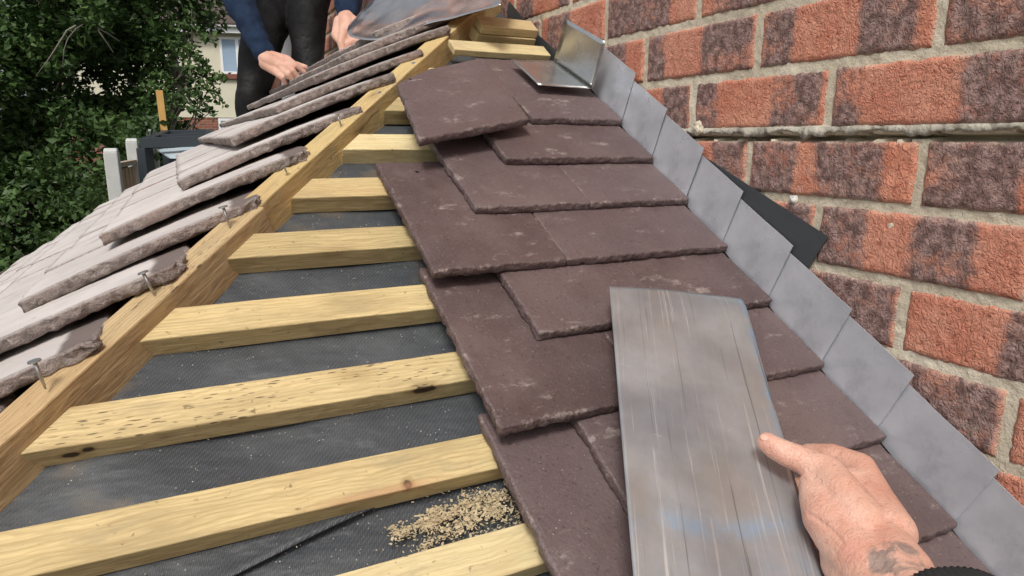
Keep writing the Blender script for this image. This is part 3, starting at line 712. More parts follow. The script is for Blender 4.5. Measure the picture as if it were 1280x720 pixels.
# plate held in front of the tiles
def plate():
    TL,TR=hitA(762,358,.030),hitA(929,369,.030); BL,BR=hitA(792,720,.056),hitA(1028,720,.056)
    k=1.22; BL2=TL+(BL-TL)*k; BR2=TR+(BR-TR)*k
    ex=(TR-TL).normalized(); ey=((TL-BL).normalized()+(TR-BR).normalized()).normalized(); ez=ex.cross(ey).normalized(); ex=ey.cross(ez).normalized()
    o0=BL2; Mx=Matrix(((ex.x,ey.x,ez.x,o0.x),(ex.y,ey.y,ez.y,o0.y),(ex.z,ey.z,ez.z,o0.z),(0,0,0,1))); inv=Mx.inverted()
    n,m=48,80; vs=[];fs=[];blue=[]
    for j in range(m+1):
        for i in range(n+1):
            f,g=i/n,j/m; p=BL2.lerp(BR2,f).lerp(TL.lerp(TR,f),g); q=inv@p
            q.z+=.0022*math.sin(math.pi*f)*(.4+.6*g)+.0014*noise.noise(Vector((f*2.2,g*3,4)))
            q.x+=.0008*noise.noise(Vector((g*9,2,0)))*(1 if f>.9 else 0)
            if g>.93: q.z-=(g-.93)**2*1.2*(f); q.y-=.0014*math.sin(f*2.2)*(g-.93)/.07*(-1)
            vs.append(q); bb=max(0,1-(1-f)/.07)*(1 if g>.45 else .4)*.9; bb=max(bb,.75*math.exp(-((g-.275-.01*math.sin(f*9))/.022)**2)*(.3+.7*(f>.15)),.4*math.exp(-((g-.2)/.03)**2)*f); blue.append(bb)
    for j in range(m):
        for i in range(n): q=j*(n+1)+i; fs.append((q,q+1,q+n+2,q+n+1))
    o=link('metal_plate',mk('plate',vs,fs,{'blue':blue}),M['plate'],M=Mx,smooth=True); md=o.modifiers.new('s','SOLIDIFY'); md.thickness=.0016; md.offset=-1
    print('plate size',(TR-TL).length,(BR2-BL2).length,(TL-BL2).length)
    return tag(o,'scratched grey-brown metal strip with bluish oxidised edge, held in the hand','metal plate')
plate()
def near_hand():
    mm=.001
    def c(*q): return [(W(x,y,d),r*mm) for x,y,d,r in q]
    ch=[ # thumb on top of the plate
      c((959,553,.556,8.6),(969,560,.553,9.8),(985,568,.548,10.8),(1006,576,.545,11.6),(1032,590,.536,14.5),(1050,615,.517,16.5),(1072,650,.50,20)),
      # index finger behind the thumb, going under the plate
      c((965,585,.615,7.5),(990,577,.608,8.6),(1012,569,.592,10.4),(1040,572,.574,12),(1075,585,.555,12.8),(1090,625,.530,17),(1110,665,.497,20)),
      # other fingers, curled under the plate
      c((945,622,.612,7.2),(980,613,.616,8.2),(1025,600,.602,9.2),(1062,606,.568,12.5),(1085,650,.520,18)),
      c((945,655,.590,7.0),(982,648,.594,7.8),(1026,636,.584,8.8),(1056,634,.552,12),(1080,670,.512,18)),
      c((960,690,.560,6.2),(995,682,.566,7.0),(1034,668,.557,8.0),(1052,664,.538,11),(1075,700,.50,17)),
      # palm body, thumb ball and heel of the hand
      c((1018,606,.532,11.5),(1024,624,.522,15),(1034,648,.508,18),(1058,680,.490,20),(1085,712,.470,21)),
      c((1052,676,.510,17),(1060,706,.492,19),(1085,745,.465,21)),
      c((1068,610,.540,17),(1080,640,.520,21),(1098,680,.492,22),(1125,715,.462,22)),
      # wrist and forearm: two bones wide
      c((1112,705,.470,21),(1146,752,.440,22),(1215,850,.385,27),(1330,1000,.31,34)),
      c((1088,722,.468,20),(1112,775,.438,23),(1160,880,.385,28),(1260,1060,.31,34)),
    ]
    me=capsule_mesh(ch,.0017,5,.5)
    from mathutils.bvhtree import BVHTree
    bv=BVHTree.FromPolygons([v.co for v in me.vertices],[tuple(p.vertices) for p in me.polygons])
    def onhand(x,y):
        r=bv.ray_cast(CAM,ray(x,y).normalized()); return r[0],r[1]
    folds=[([(1000,597),(1012,598),(1026,604)],.0013,.0011),([(1010,642),(1024,650),(1036,660),(1046,668),(1054,680)],.0017,.0013),([(1040,660),(1050,658)],.0009,.0010),
      ([(1004,556),(1008,561),(1012,566)],.0010,.0008),([(1012,555),(1016,561),(1019,566)],.0010,.0008),([(978,556),(981,563),(980,573)],.0008,.0009),([(985,556),(988,564),(987,575)],.0006,.0008),
      ([(1048,566),(1040,574),(1044,582)],.0012,.0016),([(1086,612),(1092,622),(1100,632)],.0007,.0009)]
    nrm=[v.normal.copy() for v in me.vertices]
    for pl,dep,wid in folds:
        pts=[]
        for i in range(len(pl)-1):
            for k in range(8):
                f=k/8; q=onhand(pl[i][0]+(pl[i+1][0]-pl[i][0])*f,pl[i][1]+(pl[i+1][1]-pl[i][1])*f)[0]
                if q: pts.append(q)
        if not pts: continue
        cx=sum(pts,Vector())/len(pts); R2=max((p-cx).length for p in pts)+.006
        for v in me.vertices:
            if (v.co-cx).length>R2: continue
            d=min((v.co-p).length for p in pts)
            if d<.005: v.co-=nrm[v.index]*dep*math.exp(-(d/wid)**2)
    nv=[];nf=[];N_=9
    for j in range(N_):
        for i in range(N_):
            u,w_=(i/(N_-1)*2-1),(j/(N_-1)*2-1); uu=u*math.sqrt(1-w_*w_/2); ww=w_*math.sqrt(1-u*u/2)
            q,nn=onhand(955+uu*4.6-ww*1.3,547+uu*2.0+ww*3.6)
            if q is None: q,nn=nv[-1] if nv else W(957,549,.55),-fw
            nv.append(q+nn*.0004)
    nf=[(j*N_+i,j*N_+i+1,(j+1)*N_+i+1,(j+1)*N_+i) for j in range(N_-1) for i in range(N_-1)]
    nail_me=mk('nl',nv,nf)
    o0=W(1085,690,.49)
    t=empty('person',o0,'bare tattooed hand in black cuff at lower right, gripping the metal plate','person')
    tp=W(1124,703,.445)-o0
    b=child('hand',me,mat_skin('skin_near',(.62,.33,.24),(.74,.46,.355),(tp,.022)),t,True)
    bpy.context.view_layer.update()
    nm=NT('fingernail',.3,0,.5); nm.col((.76,.46,.36)); fn=child('thumbnail',nail_me,nm.m,t,True); md=fn.modifiers.new('s','SOLIDIFY'); md.thickness=.0005; md.offset=0
    return t
hand=near_hand()
def cuff(t):
    axis=[W(1186,757,.428),W(1192,766,.424),W(1240,840,.385),W(1330,990,.32)]
    rad=[.0385,.040,.042,.052]; d=(axis[-1]-axis[0]).normalized()
    a=rt-d*rt.dot(d); a.normalize(); b=d.cross(a); vs=[];fs=[]; seg=180; rings=40
    L=(axis[-1]-axis[0]).length
    for j in range(rings+1):
        f=j/rings; P=axis[0].lerp(axis[-1],f); r=.0365+.018*f+.0015*math.sin(min(1,f*6)*3.14)
        for k in range(seg):
            th=2*math.pi*k/seg; rib=.0009*math.sin(th*60)+.0006*noise.noise(Vector((math.cos(th)*3,math.sin(th)*3,f*12)))*3
            rr=r+rib; vs.append(P+a*math.cos(th)*rr*1.0+b*math.sin(th)*rr*.86)
    for j in range(rings):
        for k in range(seg): fs.append((j*seg+k,j*seg+(k+1)%seg,(j+1)*seg+(k+1)%seg,(j+1)*seg+k))
    c=child('sleeve_cuff',mk('cuff',vs,fs),plain('knit_black',(.018,.018,.020),.95,sc=300,bump=.0006),t,True)
    m=c.modifiers.new('s','SOLIDIFY'); m.thickness=.003; m.offset=-1
cuff(hand)
# the second roofer: bends over the top of the left slope
def worker():
    o0=W(350,240,2.25); o0.z=-.62
    t=empty('person',o0,'roofer in navy jumper and black work trousers bending over the tiles','person')
    def c(*q): return [(W(x,y,d),r) for x,y,d,r in q]
    def g(P): return Vector(P)
    # body (skin): hands with wrists, neck and head
    def hand_chains(wr,kn,spread,down,tips,thumb,s=1.):
        """wr wrist, kn centre of knuckles, spread unit vector across, tips: 4 bends"""
        out=[]
        for k,(dx,tip,mid) in enumerate(tips):
            a=wr+spread*dx*.012*s; b=kn+spread*dx*.021*s
            out.append([(a,.0150*s),(b,.0098*s),(mid,.0080*s),(tip,.0066*s)])
        out.append(thumb); out.append([(wr,.023*s),(wr.lerp(kn,.6),.0215*s),(kn,.015*s)])
        return out
    # left-in-picture hand: palm down on the tile, index pointing right
    wr=W(334,75,1.84); kn=W(353,83,1.80); sp=(W(347,99,1.82)-W(361,78,1.84)).normalized()
    tips=[(-1.3,W(380,90,1.80),W(370,82,1.785)),(-.45,W(373,97,1.79),W(366,88,1.775)),(.4,W(366,101,1.79),W(360,93,1.775)),(1.2,W(357,103,1.80),W(353,97,1.78))]
    h1=hand_chains(wr,kn,sp,None,tips,[(wr,.015),(W(350,76,1.83),.011),(W(366,79,1.83),.0085),(W(382,84,1.82),.007)])
    wr2=W(433,27,1.66); kn2=W(434,44,1.63); sp2=(W(446,44,1.63)-W(424,44,1.63)).normalized()
    tips2=[(-1.4,W(430,66,1.62),W(428,56,1.61)),(-.5,W(437,62,1.61),W(435,55,1.605)),(.5,W(444,58,1.61),W(441,52,1.605)),(1.4,W(450,55,1.61),W(447,49,1.61))]
    h2=hand_chains(wr2,kn2,sp2,None,tips2,[(wr2,.015),(W(428,44,1.61),.011),(W(426,54,1.60),.009),(W(428,62,1.60),.008)])
    sh=W(300,-210,2.12); shR=W(430,-215,2.02); el=W(268,-62,1.95); elR=W(445,-90,1.80)
    neck=(sh+shR)/2+Vector((0,0,.03))
    toward=(Vector((-.45,.9,.25))-neck); toward.z=0; toward.normalize()
    head=neck+Vector((0,-.10,.13))
    arm1=[(wr,.022),(wr.lerp(el,.3),.026),(el,.03),(sh,.05)]; arm2=[(wr2,.022),(wr2.lerp(elR,.3),.026),(elR,.03),(shR,.05)]
    ax=(shR-sh).normalized()
    hipc=W(350,-75,2.45); hipL=W(338,-70,2.40); hipR=W(392,-70,2.42)
    torso=[[(sh,.06),((sh+shR)/2,.10),(shR,.06)],[((sh+shR)/2+Vector((0,.02,-.05)),.115),((sh+shR)/2*.5+hipc*.5,.12),(hipc,.13)],[(neck,.055),(head,.055)]]
    hd=[[(head+Vector((0,-.015,.0)),.068),(head+Vector((0,.01,.055)),.085),(head+Vector((0,-.04,-.055)),.045)],[(head+Vector((0,-.095,.0)),.012),(head+Vector((0,-.085,.02)),.010)],
        [(head+Vector((.078,0,.0)),.014),(head+Vector((.08,.0,.02)),.015)],[(head+Vector((-.078,0,.0)),.014),(head+Vector((-.08,.0,.02)),.015)]]
    kL=W(329,45,2.18); kR=W(384,35,2.2); fL=Vector((kL.x-.02,kL.y+.12,-.55)); fR=Vector((kR.x,kR.y+.14,-.55))
    legs=[[(hipL,.09),(kL,.055),(fL,.045),(fL+Vector((0,-.13,-.03)),.035)],[(hipR,.07),(hipR.lerp(kR,.55),.055),(kR,.040),(fR,.045),(fR+Vector((0,-.13,-.03)),.035)]]
    skin=mat_skin('skin_far',(.60,.34,.25),(.72,.45,.35),wr=.0008)
    me=capsule_mesh(h1+h2+[arm1,arm2]+torso+hd+legs,.0021,2,.4)
    child('body',me,skin,t,True)
    # clothing
    def fat(chs,e,s=1): return [[(p,r+e) for p,r in ch] for ch in chs]
    navy=NT('jumper_navy',.95,0,.15); navy.col(navy.mix(navy.noise(60),(.010,.020,.044),(.020,.035,.070))); navy.bump(navy.noise(26,det=3),.010,.7); navy.bump(navy.noise(500),.0005,.8)
    a1=[(wr.lerp(el,.06),.0275),(wr.lerp(el,.10),.031),(wr.lerp(el,.2),.033),(wr.lerp(el,.5),.043),(el,.050),(el.lerp(sh,.5),.060),(sh,.072)]
    a2=[(wr2.lerp(elR,.08),.0275),(wr2.lerp(elR,.16),.031),(wr2.lerp(elR,.5),.043),(elR,.050),(shR,.072)]
    mj=capsule_mesh([a1,a2]+[[(sh,.075),((sh+shR)/2,.118),(shR,.075)],[((sh+shR)/2+Vector((0,.02,-.05)),.132),((sh+shR)/2*.5+hipc*.5,.137),(hipc+Vector((0,0,.03)),.15)]],.005,5)
    for v in mj.vertices: v.co+= (v.co-Vector(v.co)).normalized()*0 + Vector((noise.noise(v.co*38),noise.noise(v.co*38+Vector((9,9,9))),noise.noise(v.co*30)))*.006
    child('jumper',mj,navy.m,t,True)
    blk=NT('trousers_black',.7,0,.3); blk.col(blk.mix(blk.ramp(blk.noise(9,det=4),.45,.75),(.004,.004,.005),(.010,.009,.009))); blk.bump(blk.noise(16,det=4),.014,.8); blk.rough(blk.ramp(blk.noise(8),.3,.7,.55,.85))
    kL2=kL; L1=[(hipL,.115),(hipL.lerp(kL,.5),.098),(kL,.070),(W(315,120,2.17),.053),(fL,.07)]
    L1b=[(hipL,.115),(W(352,-8,2.25),.070),(W(341,30,2.22),.058),(W(321,90,2.18),.050)]
    L2=[(hipR,.11),(hipR.lerp(kR,.55),.078),(kR,.058),(W(387,95,2.2),.052),(fR,.06)]
    mt=capsule_mesh([L1,L1b,L2,[(hipL,.115),(hipR,.115)],[(hipc,.14),(hipc+Vector((0,0,.04)),.135)]],.005,5)
    for v in mt.vertices: v.co+=Vector((noise.noise(v.co*15),noise.noise(v.co*15+Vector((9,9,9))),noise.noise(v.co*12)))*.007
    child('trousers',mt,blk.m,t,True)
    # hair
    mh=capsule_mesh([[(head+Vector((0,.018,.062)),.087),(head+Vector((0,.045,.02)),.072)]],.006,3); child('hair',mh,plain('hair_brown',(.05,.03,.02),.8,sc=80,bump=.003),t,True)
    bt=capsule_mesh([[(f+Vector((0,.03,-.01)),.05),(f+Vector((0,-.14,-.035)),.045)] for f in (fL,fR)],.006,3); child('boots',bt,plain('boot_leather',(.04,.03,.02),.6),t,True)
    # pocket flap on the thigh
    P=W(318,6,2.135); ex=(W(325,2,2.14)-W(311,14,2.13)).normalized(); 
    return t
worker()
# scaffold board the roofer stands on
b=MBd().box((-1.5,1.98,-.66),(-.05,2.21,-.622)); o=bevel(recenter(link('scaffold_board',b.me(),M['batten'])),.003); tag(o,'timber scaffold board under the roofer feet behind the roof','scaffold board','scaffold boards')
b=MBd().box((-1.5,2.22,-.66),(-.05,2.45,-.622)); o=bevel(recenter(link('scaffold_board',b.me(),M['batten'])),.003); tag(o,'second timber scaffold board, farther from the roof, behind the roofer','scaffold board','scaffold boards')
# grey sheet standing between the roofer's legs
a,b_,c_,d_=W(345,-30,2.75),W(392,-30,2.75),W(392,170,2.7),W(322,170,2.7)
t=MBd(); off=(fw*.02); t.quadbox([d_,c_,c_+off,d_+off,a,b_,b_+off,a+off]); o=recenter(link('grey_board',t.me(),plain('board_grey',(.36,.36,.37),.7,sc=8))); tag(o,'flat pale grey board standing behind the roofer, seen between his legs','board')
# curved shiny flashing over the top of the left slope
def flashing():
    low=[(447,22,1.40),(437,30,1.37),(434,38,1.34),(438,45,1.31),(452,49,1.29),(478,48,1.27),(505,40,1.26),(532,30,1.25),(560,24,1.22),(590,16,1.18),(625,6,1.13)]
    top=[(480,-14,1.50),(474,-12,1.48),(472,-10,1.46),(474,-8,1.44),(486,-8,1.42),(500,-12,1.40),(520,-18,1.38),(545,-26,1.36),(575,-34,1.32),(600,-40,1.28),(640,-46,1.22)]
    import bisect
    def samp(pl,f):
        q=f*(len(pl)-1); i=min(int(q),len(pl)-2); g=q-i; P=[W(*p) for p in pl]
        p0=P[max(i-1,0)];p1=P[i];p2=P[i+1];p3=P[min(i+2,len(P)-1)]
        return .5*((2*p1)+(p2-p0)*g+(2*p0-5*p1+4*p2-p3)*g*g+(3*p1-p0-3*p2+p3)*g**3)
    n,m=80,24;vs=[];fs=[]
    for j in range(m+1):
        for i in range(n+1):
            p=samp(low,i/n).lerp(samp(top,i/n),j/m); p+=fw*.012*math.sin(math.pi*j/m)*math.sin(math.pi*i/n)+up*.0022*noise.noise(Vector((i*.12,j*.2,0)))
            vs.append(p)
    for j in range(m):
        for i in range(n): q=j*(n+1)+i; fs.append((q,q+1,q+n+2,q+n+1))
    o=link('flashing_sheet',mk('fl',vs,fs),M['sheet_shiny'],smooth=True); md=o.modifiers.new('s','SOLIDIFY'); md.thickness=.0012
    recenter(o)
    return tag(o,'curled shiny metal flashing sheet lying across the top tiles of the left slope','flashing')
flashing()
# ------------------------------------------------------------------ background
def vecpx(x,y,d): return W(x,y,d)
GZ=-2.9
def ground():
    n=90; vs=[];fs=[]
    xs=[-60+ i*120/n for i in range(n+1)]; ysl=[-20+ i*120/n for i in range(n+1)]
    for y in ysl:
        for x in xs:
            k=min(1,max(0,(math.hypot(x+.6,y+.5)-2.8)/2.2)); k=k*k*(3-2*k)
            vs.append((x,y,GZ+.95*k*(1 if x<3 else 1)+.05*noise.noise(Vector((x*.3,y*.3,0)))))
    for j in range(n):
        for i in range(n): q=j*(n+1)+i; fs.append((q,q+1,q+n+2,q+n+1))
    g=NT('garden_ground',.95,0,.2); g.col(g.mix(g.ramp(g.noise(1.5,det=6),.4,.6),(.045,.06,.025),(.09,.08,.055))); g.bump(g.noise(20,det=5),.03)
    o=link('ground',mk('g',vs,fs),g.m,smooth=True); tag(o,'garden ground below the roof',None,None,'structure')
ground()
# big horizon ground disc beyond
b=MBd(); b.v=[Vector((-900,-900,GZ-.3)),Vector((900,-900,GZ-.3)),Vector((900,900,GZ-.3)),Vector((-900,900,GZ-.3))]; b.f=[(0,1,2,3)]
tag(link('terrain',b.me(),plain('far_ground',(.06,.08,.035),.95,sc=.05)),None,None,None,'structure')
# base walls of the small roof
def bay():
    t=empty('bay_wall',(-.8,.5,GZ),'brick base walls of the small lean-to under the eaves, hidden below the roof','wall')
    bx=MBd().box((-1.55,-.66,GZ),(-.05,-.56,-.78)); bx.box((-1.65,-.66,GZ),(-1.55,1.9,-.78))
    m=NT('bay_brick',.9); bt=m.N('ShaderNodeTexBrick'); m.L(m.map((1,1,1),rot=(R(90),0,0)),bt.inputs[0]); bt.inputs['Scale'].default_value=1; bt.inputs['Brick Width'].default_value=.225; bt.inputs['Row Height'].default_value=.075; bt.inputs['Mortar Size'].default_value=.005
    bt.inputs['Color1'].default_value=(.45,.16,.09,1); bt.inputs['Color2'].default_value=(.25,.12,.09,1); bt.inputs['Mortar'].default_value=(.45,.4,.32,1); m.col(bt.outputs[0])
    child('front_wall',bx.me(),m.m,t)
bay()
def house():
    D=20.
    o=W(270,175,D); base=-1.95; 
    yaw=math.atan2(fw.y,fw.x)
    # facade runs roughly across the view; local x right, y away
    ang=R(-4)-YAW+R(12)
    t=empty('house',(o.x,o.y,base),'cream rendered house with brown tiled roof and white window behind the tree','house')
    t.rotation_euler=(0,0,ang)
    bpy.context.view_layer.update()
    Mi=t.matrix_world
    render_=NT('render_cream',.9,0,.2); render_.col(render_.mix(render_.noise(3,det=6),(.58,.545,.42),(.69,.655,.53))); render_.bump(render_.noise(60),.004)
    def part(name,mb,mat,par=t):
        c_=link(name,mb.me(),mat); c_.parent=par; return c_
    s=D/F
    zc=lambda y:(175-y)*s+CAM.z-base      # pixel row -> height over base
    x0,x1=(232-270)*s,(500-270)*s; x0-=3.5
    ze=zc(50); zb=zc(149)
    part('rendered_wall',MBd().box((x0,0,zb),(x1,7,ze)),render_.m)
    bk=NT('house_brick',.9); bt=bk.N('ShaderNodeTexBrick'); bk.L(bk.map((1,1,1),rot=(R(90),0,0)),bt.inputs[0]); bt.inputs['Scale'].default_value=1; bt.inputs['Brick Width'].default_value=.225; bt.inputs['Row Height'].default_value=.075; bt.inputs['Mortar Size'].default_value=.008
    bt.inputs['Color1'].default_value=(.27,.085,.045,1); bt.inputs['Color2'].default_value=(.14,.055,.04,1); bt.inputs['Mortar'].default_value=(.25,.2,.16,1); bk.col(bt.outputs[0])
    part('brick_plinth',MBd().box((x0,.02,0),(x1,6.98,zb-.004)),bk.m)
    wh=plain('upvc_white',(.78,.79,.80),.4,sc=3,var=.04); gl=NT('window_glass',.06,0,.6); gl.col((.30,.40,.52)); 
    part('fascia',MBd().box((x0-.2,-.30,ze-.02),(x1+.2,-.26,ze+.20)),wh); part('gutter',MBd().tube([(x0-.2,-.36,ze+.17),(x1+.2,-.36,ze+.17)],.055,10),wh)
    part('soffit',MBd().box((x0-.2,-.258,ze-.012),(x1+.2,0,ze+.012)),wh)
    # roof with tile courses as steps
    rf=MBd(); 
    for k in range(26):
        a=k*.30; zz=ze+.20+a*.70; yy=-.42+a
        rf.quadbox([(x0-.3,yy,zz-.02),(x1+.3,yy,zz-.02),(x1+.3,yy+.32,zz+.20),(x0-.3,yy+.32,zz+.20),(x0-.3,yy,zz+.035),(x1+.3,yy,zz+.035),(x1+.3,yy+.32,zz+.255),(x0-.3,yy+.32,zz+.255)])
    part('roof',rf,plain('roof_tile_brown',(.085,.062,.052),.85,sc=6,var=.5,bump=.01))
    def win(xa,xb,ya,yb,sill=True,label=None):
        xa+=13; xb+=13
        X0,X1=(xa-270)*s,(xb-270)*s; Z1,Z0=zc(ya),zc(yb)
        w=MBd(); f=.07
        w.box((X0,-.03,Z0),(X0+f,.02,Z1)); w.box((X1-f,-.03,Z0),(X1,.02,Z1)); w.box((X0+f,-.03,Z0),(X1-f,.02,Z0+f)); w.box((X0+f,-.03,Z1-f),(X1-f,.02,Z1)); xm=X0+(X1-X0)*.5; w.box((xm-.045,-.03,Z0+f),(xm+.045,.02,Z1-f))
        e=part('window',w,wh)
        part('pane',MBd().box((X0+f,-.012,Z0+f),(X1-f,-.004,Z1-f)),gl.m,e)
        if sill: part('sill',MBd().box((X0-.1,-.10,Z0-.14),(X1+.1,.0,Z0-.01)),plain('sill_red',(.20,.07,.05),.8),e)
    win(271,312,54,97); win(262,330,150,196,False)
    return t
house()
def fence():
    post=plain('concrete_post',(.50,.51,.49),.9,sc=12,bump=.002); pan=NT('fence_wood',.8); pan.col(pan.mix(pan.noise(6,pan.map((30,30,1.5)),det=5),(.36,.23,.13),(.52,.36,.23)))
    pts=[(139,190,5.3),(165,177,6.3),(189,165,7.6),(206,158,9.3)]
    pp=[]
    for k,(x,y,d) in enumerate(pts):
        P=W(x,y,d); pp.append(P); hgt=1.95; z1=P.z
        w=.05; b=MBd(); 
        b.quadbox([(-w,-w,-hgt),(w,-w,-hgt),(w,w,-hgt),(-w,w,-hgt),(-w,-w,0),(w,-w,0),(w,w,0),(-w,w,0)])
        # weathered (chamfered) top
        b.quadbox([(-w,-w,0),(w,-w,0),(w,w,0),(-w,w,0),(-w*.9,-w*.5,.03),(w*.9,-w*.5,.03),(w*.9,w*.5,.03),(-w*.9,w*.5,.03)])
        o=link('fence_post',b.me(),post); o.location=P; o.rotation_euler=(0,0,-YAW+R(20)); bevel(o,.008); tag(o,['nearest pale concrete fence post at the left','second pale concrete fence post','third concrete fence post beside the dark frame','farthest concrete fence post, mostly hidden by the dark frame'][k],'fence post','concrete fence posts')
    for k in range(3):
        a,b=pp[k],pp[k+1]; d=(b-a); d.z=0; L=d.length; ux=d.normalized(); n_=Vector((-ux.y,ux.x,0)); e=.06
        t=empty('wooden_fence',(a+b)/2,['brown wooden fence panel between the two nearest concrete posts','brown wooden fence panel behind the second concrete post','brown wooden fence panel farthest along'][k],'fence panel','wooden fence panels'); t.location.z-=1.9
        bd=MBd(); nb=int(L/.11); z1=min(a.z,b.z)-.13
        for q in range(nb):
            p0=a+ux*(e+(L-2*e)*q/nb); p1=a+ux*(e+(L-2*e)*(q+.96)/nb); p0.z=p1.z=0; dd=n_*(.008 if q%2 else .014)
            lo=Vector((0,0,z1-1.7)); hi=Vector((0,0,z1-.02))
            bd.quadbox([p0-dd+lo,p1-dd+lo,p1+dd+lo,p0+dd+lo,p0-dd+hi,p1-dd+hi,p1+dd+hi,p0+dd+hi])
        child('boards',bd.me(),pan.m,t)
        r=MBd(); p0=a+ux*e; p1=b-ux*e; p0.z=p1.z=z1; dd=n_*.03
        r.quadbox([p0-dd,p1-dd,p1+dd,p0+dd]+[v+Vector((0,0,.04)) for v in (p0-dd,p1-dd,p1+dd,p0+dd)]); child('capping_rail',r.me(),plain('rail_pale',(.40,.33,.25),.8),t)
fence()
def pergola():
    t=empty('pergola',W(215,170,6.0)-Vector((0,0,1.9)),'dark grey flat metal pergola frame beside the fence','pergola'); m=plain('anthracite',(.032,.040,.048),.45,sc=5,var=.1)
    def bar(n,a,b,w=.035):
        a,b=Vector(a),Vector(b); d=(b-a).normalized(); x=d.orthogonal().normalized() if abs(d.z)>.9 else Vector((-d.y,d.x,0)).normalized(); z=d.cross(x); mb=MBd()
        mb.quadbox([a-x*w-z*w,a+x*w-z*w,b+x*w-z*w,b-x*w-z*w,a-x*w+z*w,a+x*w+z*w,b+x*w+z*w,b-x*w+z*w]); me=mb.me(); bm=bmesh.new(); bm.from_mesh(me); bmesh.ops.recalc_face_normals(bm,faces=bm.faces); bm.to_mesh(me); bm.free(); bevel(child(n,me,m,t),.004)
    A_=W(180,179,5.5); B_=W(262,176,5.3); C_=W(208,167,7.2); D_=W(262,166,7.1)
    for P_,Q_ in ((A_,B_),(C_,D_),(A_,C_),(B_,D_)): bar('frame_beam',P_,Q_,.042 if P_ is A_ and Q_ is B_ else .035)
    M1=A_.lerp(C_,.5); M2=B_.lerp(D_,.5); bar('frame_beam',M1,M2,.03)
    for P_ in (A_,B_,C_,D_): bar('leg',P_-Vector((0,0,.04)),P_-Vector((0,0,1.85)),.045)
    sh=MBd(); a=W(196,188,5.9);b=W(262,183,5.7);c=W(262,200,5.0);d=W(212,198,5.2); n=Vector((0,0,.01)); sh.quadbox([d,c,b,a,d+n,c+n,b+n,a+n])
    o=recenter(link('polycarbonate_sheet',sh.me(),plain('sheet_pale_blue',(.55,.66,.72),.3,sc=3,var=.1))); tag(o,'pale blue translucent-looking roof sheet under the dark pergola frame','sheet')
pergola()
b=MBd(); P_=W(199,113,7.3); Q_=W(209,166,7.2); Q_.z-=1.6; w=.035
b.quadbox([Q_+Vector((-w,-w,0)),Q_+Vector((w,-w,0)),Q_+Vector((w,w,0)),Q_+Vector((-w,w,0)),P_+Vector((-w,-w,0)),P_+Vector((w,-w,0)),P_+Vector((w,w,0)),P_+Vector((-w,w,0))])
tag(bevel(recenter(link('timber_post',b.me(),plain('new_timber',(.50,.29,.09),.8,sc=9))),.003),'slim orange-yellow timber post standing in front of the tree','post')
# ------------------------------------------------------------------ trees
def leaf_mat(name,a,b):
    t=NT(name,.5,0,.35); n=t.noise(2.2,det=3); c=t.mix(t.ramp(n,.35,.65),a,b); 
    r=t.attr('lr'); c=t.mix(t.math('MULTIPLY',r,.7),c,tuple(x*1.9 for x in b)); t.col(c)
    t.b.inputs['Transmission Weight'].default_value=0
    tr=t.N('ShaderNodeBsdfTranslucent'); t.L(c,tr.inputs[0]); mx=t.N('ShaderNodeMixShader'); mx.inputs[0].default_value=.25
    out=t.n.nodes['Material Output']; t.L(t.b.outputs[0],mx.inputs[1]); t.L(tr.outputs[0],mx.inputs[2]); t.L(mx.outputs[0],out.inputs['Surface']); return t.m
LM=leaf_mat('leaves_dark',(.028,.060,.018),(.058,.105,.028)); LM2=leaf_mat('leaves_mid',(.032,.066,.018),(.062,.112,.03))
BK=plain('bark_grey',(.16,.135,.115),.9,sc=14,bump=.01,var=.4)
def leaves(vs,fs,lr,c,n,R_,sz,rr,hang=.3):
    for _ in range(n):
        while 1:
            p=Vector((rr.uniform(-1,1),rr.uniform(-1,1),rr.uniform(-1,1)))
            if p.length<=1: break
        if p.length>1e-3 and rr.random()<.5: p=p.normalized()*rr.uniform(.7,1.05)
        P=c+Vector((p.x*R_[0],p.y*R_[1],p.z*R_[2]))
        a=Vector((rr.gauss(0,1),rr.gauss(0,1),rr.gauss(-hang*1.5,.7))).normalized(); nn=Vector((rr.gauss(0,.7),rr.gauss(0,.7),1)).normalized(); b=a.cross(nn).normalized(); s=sz*rr.uniform(.6,1.35)
        k=len(vs); fold=a.cross(b)*s*.18
        vs.extend([P,P+a*s*.45+b*s*.36+fold,P+a*s,P+a*s*.45-b*s*.36+fold]); fs.extend([(k,k+1,k+2),(k,k+2,k+3)]); v=rr.random()**2; lr.extend([v]*4)
